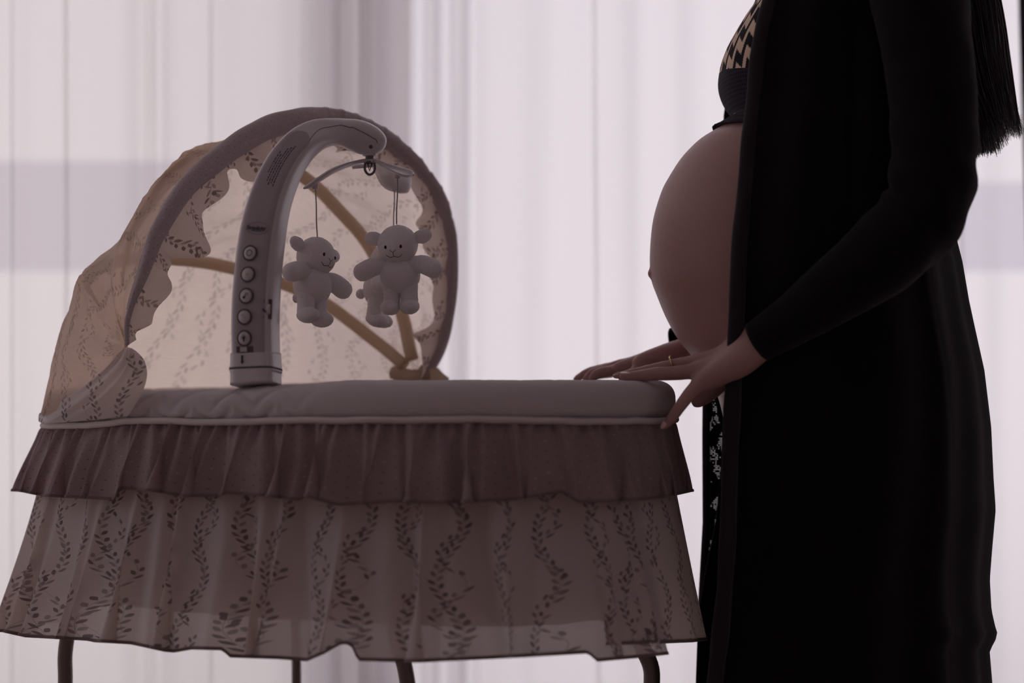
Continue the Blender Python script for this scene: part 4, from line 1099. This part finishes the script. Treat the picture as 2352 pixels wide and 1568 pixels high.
# open knit trim seen through between the two fronts
def kfn(i, j):
    py = lerp(915, 1300, j/49); l = tab(py, [(915, 1625), (1000, 1624), (1300, 1620)]); return W(lerp(l, 1672, i/9), py, .08), (i/9*.03, py*.0006)
V, Fc, U = grid(10, 50, kfn); mesh('open_knit_trim', V, Fc, M['knit'], per, uvs=U)
# sleeves
def sleeve(P, Rr, seed):
    Q_, r_ = curve([tuple(p)+(r,) for p, r in zip(P, Rr)], 150)
    def b(i, j, s, a):
        e = math.exp(-((i-88)/16)**2)
        return .035*nz(s*16, a*1.3, seed)+.05*e*math.sin(s*110+a*1.5+nz(a, s*9)*2)+.02*nz(s*50, a*2, seed)
    V, Fc, U = sweep(Q_, r_, 40, bump=b, cap=False)
    o = mesh('sleeve', V, Fc, M['black'], per, uvs=U); solid(o, .003, -1); return o
sleeve([PP(2040, -215, PY-.13), PP(2085, -150, PY-.18), PP(2122, 60, -.275), PP(2145, 260, -.288), PP(2140, 420, -.290), PP(2108, 505, -.285), PP(2020, 590, -.285), PP(1900, 680, -.265), PP(1800, 748, -.238), PP(1741, 785, -.222)],
       [.065, .068, .058, .054, .053, .053, .050, .040, .031, .0275], 3.0)
sleeve([PP(2040, -215, PY+.11), PP(2085, -150, PY+.15), PP(2115, 60, PY+.20), PP(2115, 260, PY+.205), PP(2100, 430, PY+.21), PP(2050, 520, PY+.205), PP(1920, 630, .14), PP(1760, 725, .115), PP(1640, 772, .100), PP(1548, 794, .090)],
       [.065, .065, .055, .052, .050, .050, .046, .037, .032, .0265], 8.0)
# slippers
for s in (-1, 1):
    hx = PP(1960, 1000).x
    mesh('slipper', *capsule([(hx+.035, PY+s*.082, .042), (hx-.05, PY+s*.085, .042), (hx-.15, PY+s*.09, .034)], [.040, .042, .031], 20, 20), M['shoe'], per)

# hair: a core mass plus strands
hv = []
rnd = random.Random(3)
def strand(P, r0, seg=4):
    Q_ = catmull(P, 26); return sweep(Q_, [max(.0001, r0*(1-.75*(i/25)**2)) for i in range(26)], seg)[:2]
for k in range(1300):
    u = rnd.random(); yy = PY+rnd.uniform(-.11, .11)
    edge = rnd.random()**1.3
    top = H0+Vector((lerp(.0, .095, u), (yy-PY)*.45, lerp(.11, .02, u)))
    x1 = lerp(2120, 2293, edge); x2 = lerp(2160, 2318, edge)+rnd.uniform(-6, 6); x3 = lerp(2235, 2343, edge)+rnd.uniform(-10, 8)
    ye = tab(x3, [(2200, 372), (2245, 352), (2280, 350), (2300, 335), (2320, 310), (2345, 312)])+rnd.uniform(-70, 14)*rnd.random()
    p = [top, W(lerp(2040, 2215, edge), -330, yy), W(x1, -20, yy), W(x2, 150, yy), W(lerp(x2, x3, .7), 260, yy), W(x3+rnd.uniform(-16, 14), ye, yy+rnd.uniform(-.01, .01))]
    hv.append(strand(p, (.0016 if edge < .6 else .0008) if k % 3 else .0005, 3))
for k in range(60):   # loose outer wisps
    yy = PY+rnd.uniform(-.1, .1); o_ = rnd.uniform(0, 1)
    p = [H0+Vector((.09, 0, .0)), W(2225, -330, yy), W(2294+o_*4, -10, yy), W(2312+o_*8, 130+rnd.uniform(-10, 10), yy), W(2330+o_*6, 240, yy), W(2345+rnd.uniform(-14, 4), 312+rnd.uniform(-20, 12), yy)]
    hv.append(strand(p, .00045, 3))
hv.append(ico(H0+Vector((.030, 0, .03)), (.088, .084, .105), None, 4))
hv.append(capsule([H0+Vector((.07, 0, .02)), W(2130, -330, PY), W(2190, -20, PY), W(2222, 150, PY), W(2240, 260, PY)], [.07, .075, .055, .048, .020], 20, 40))
mesh('hair', *join(*hv), M['hair'], per)
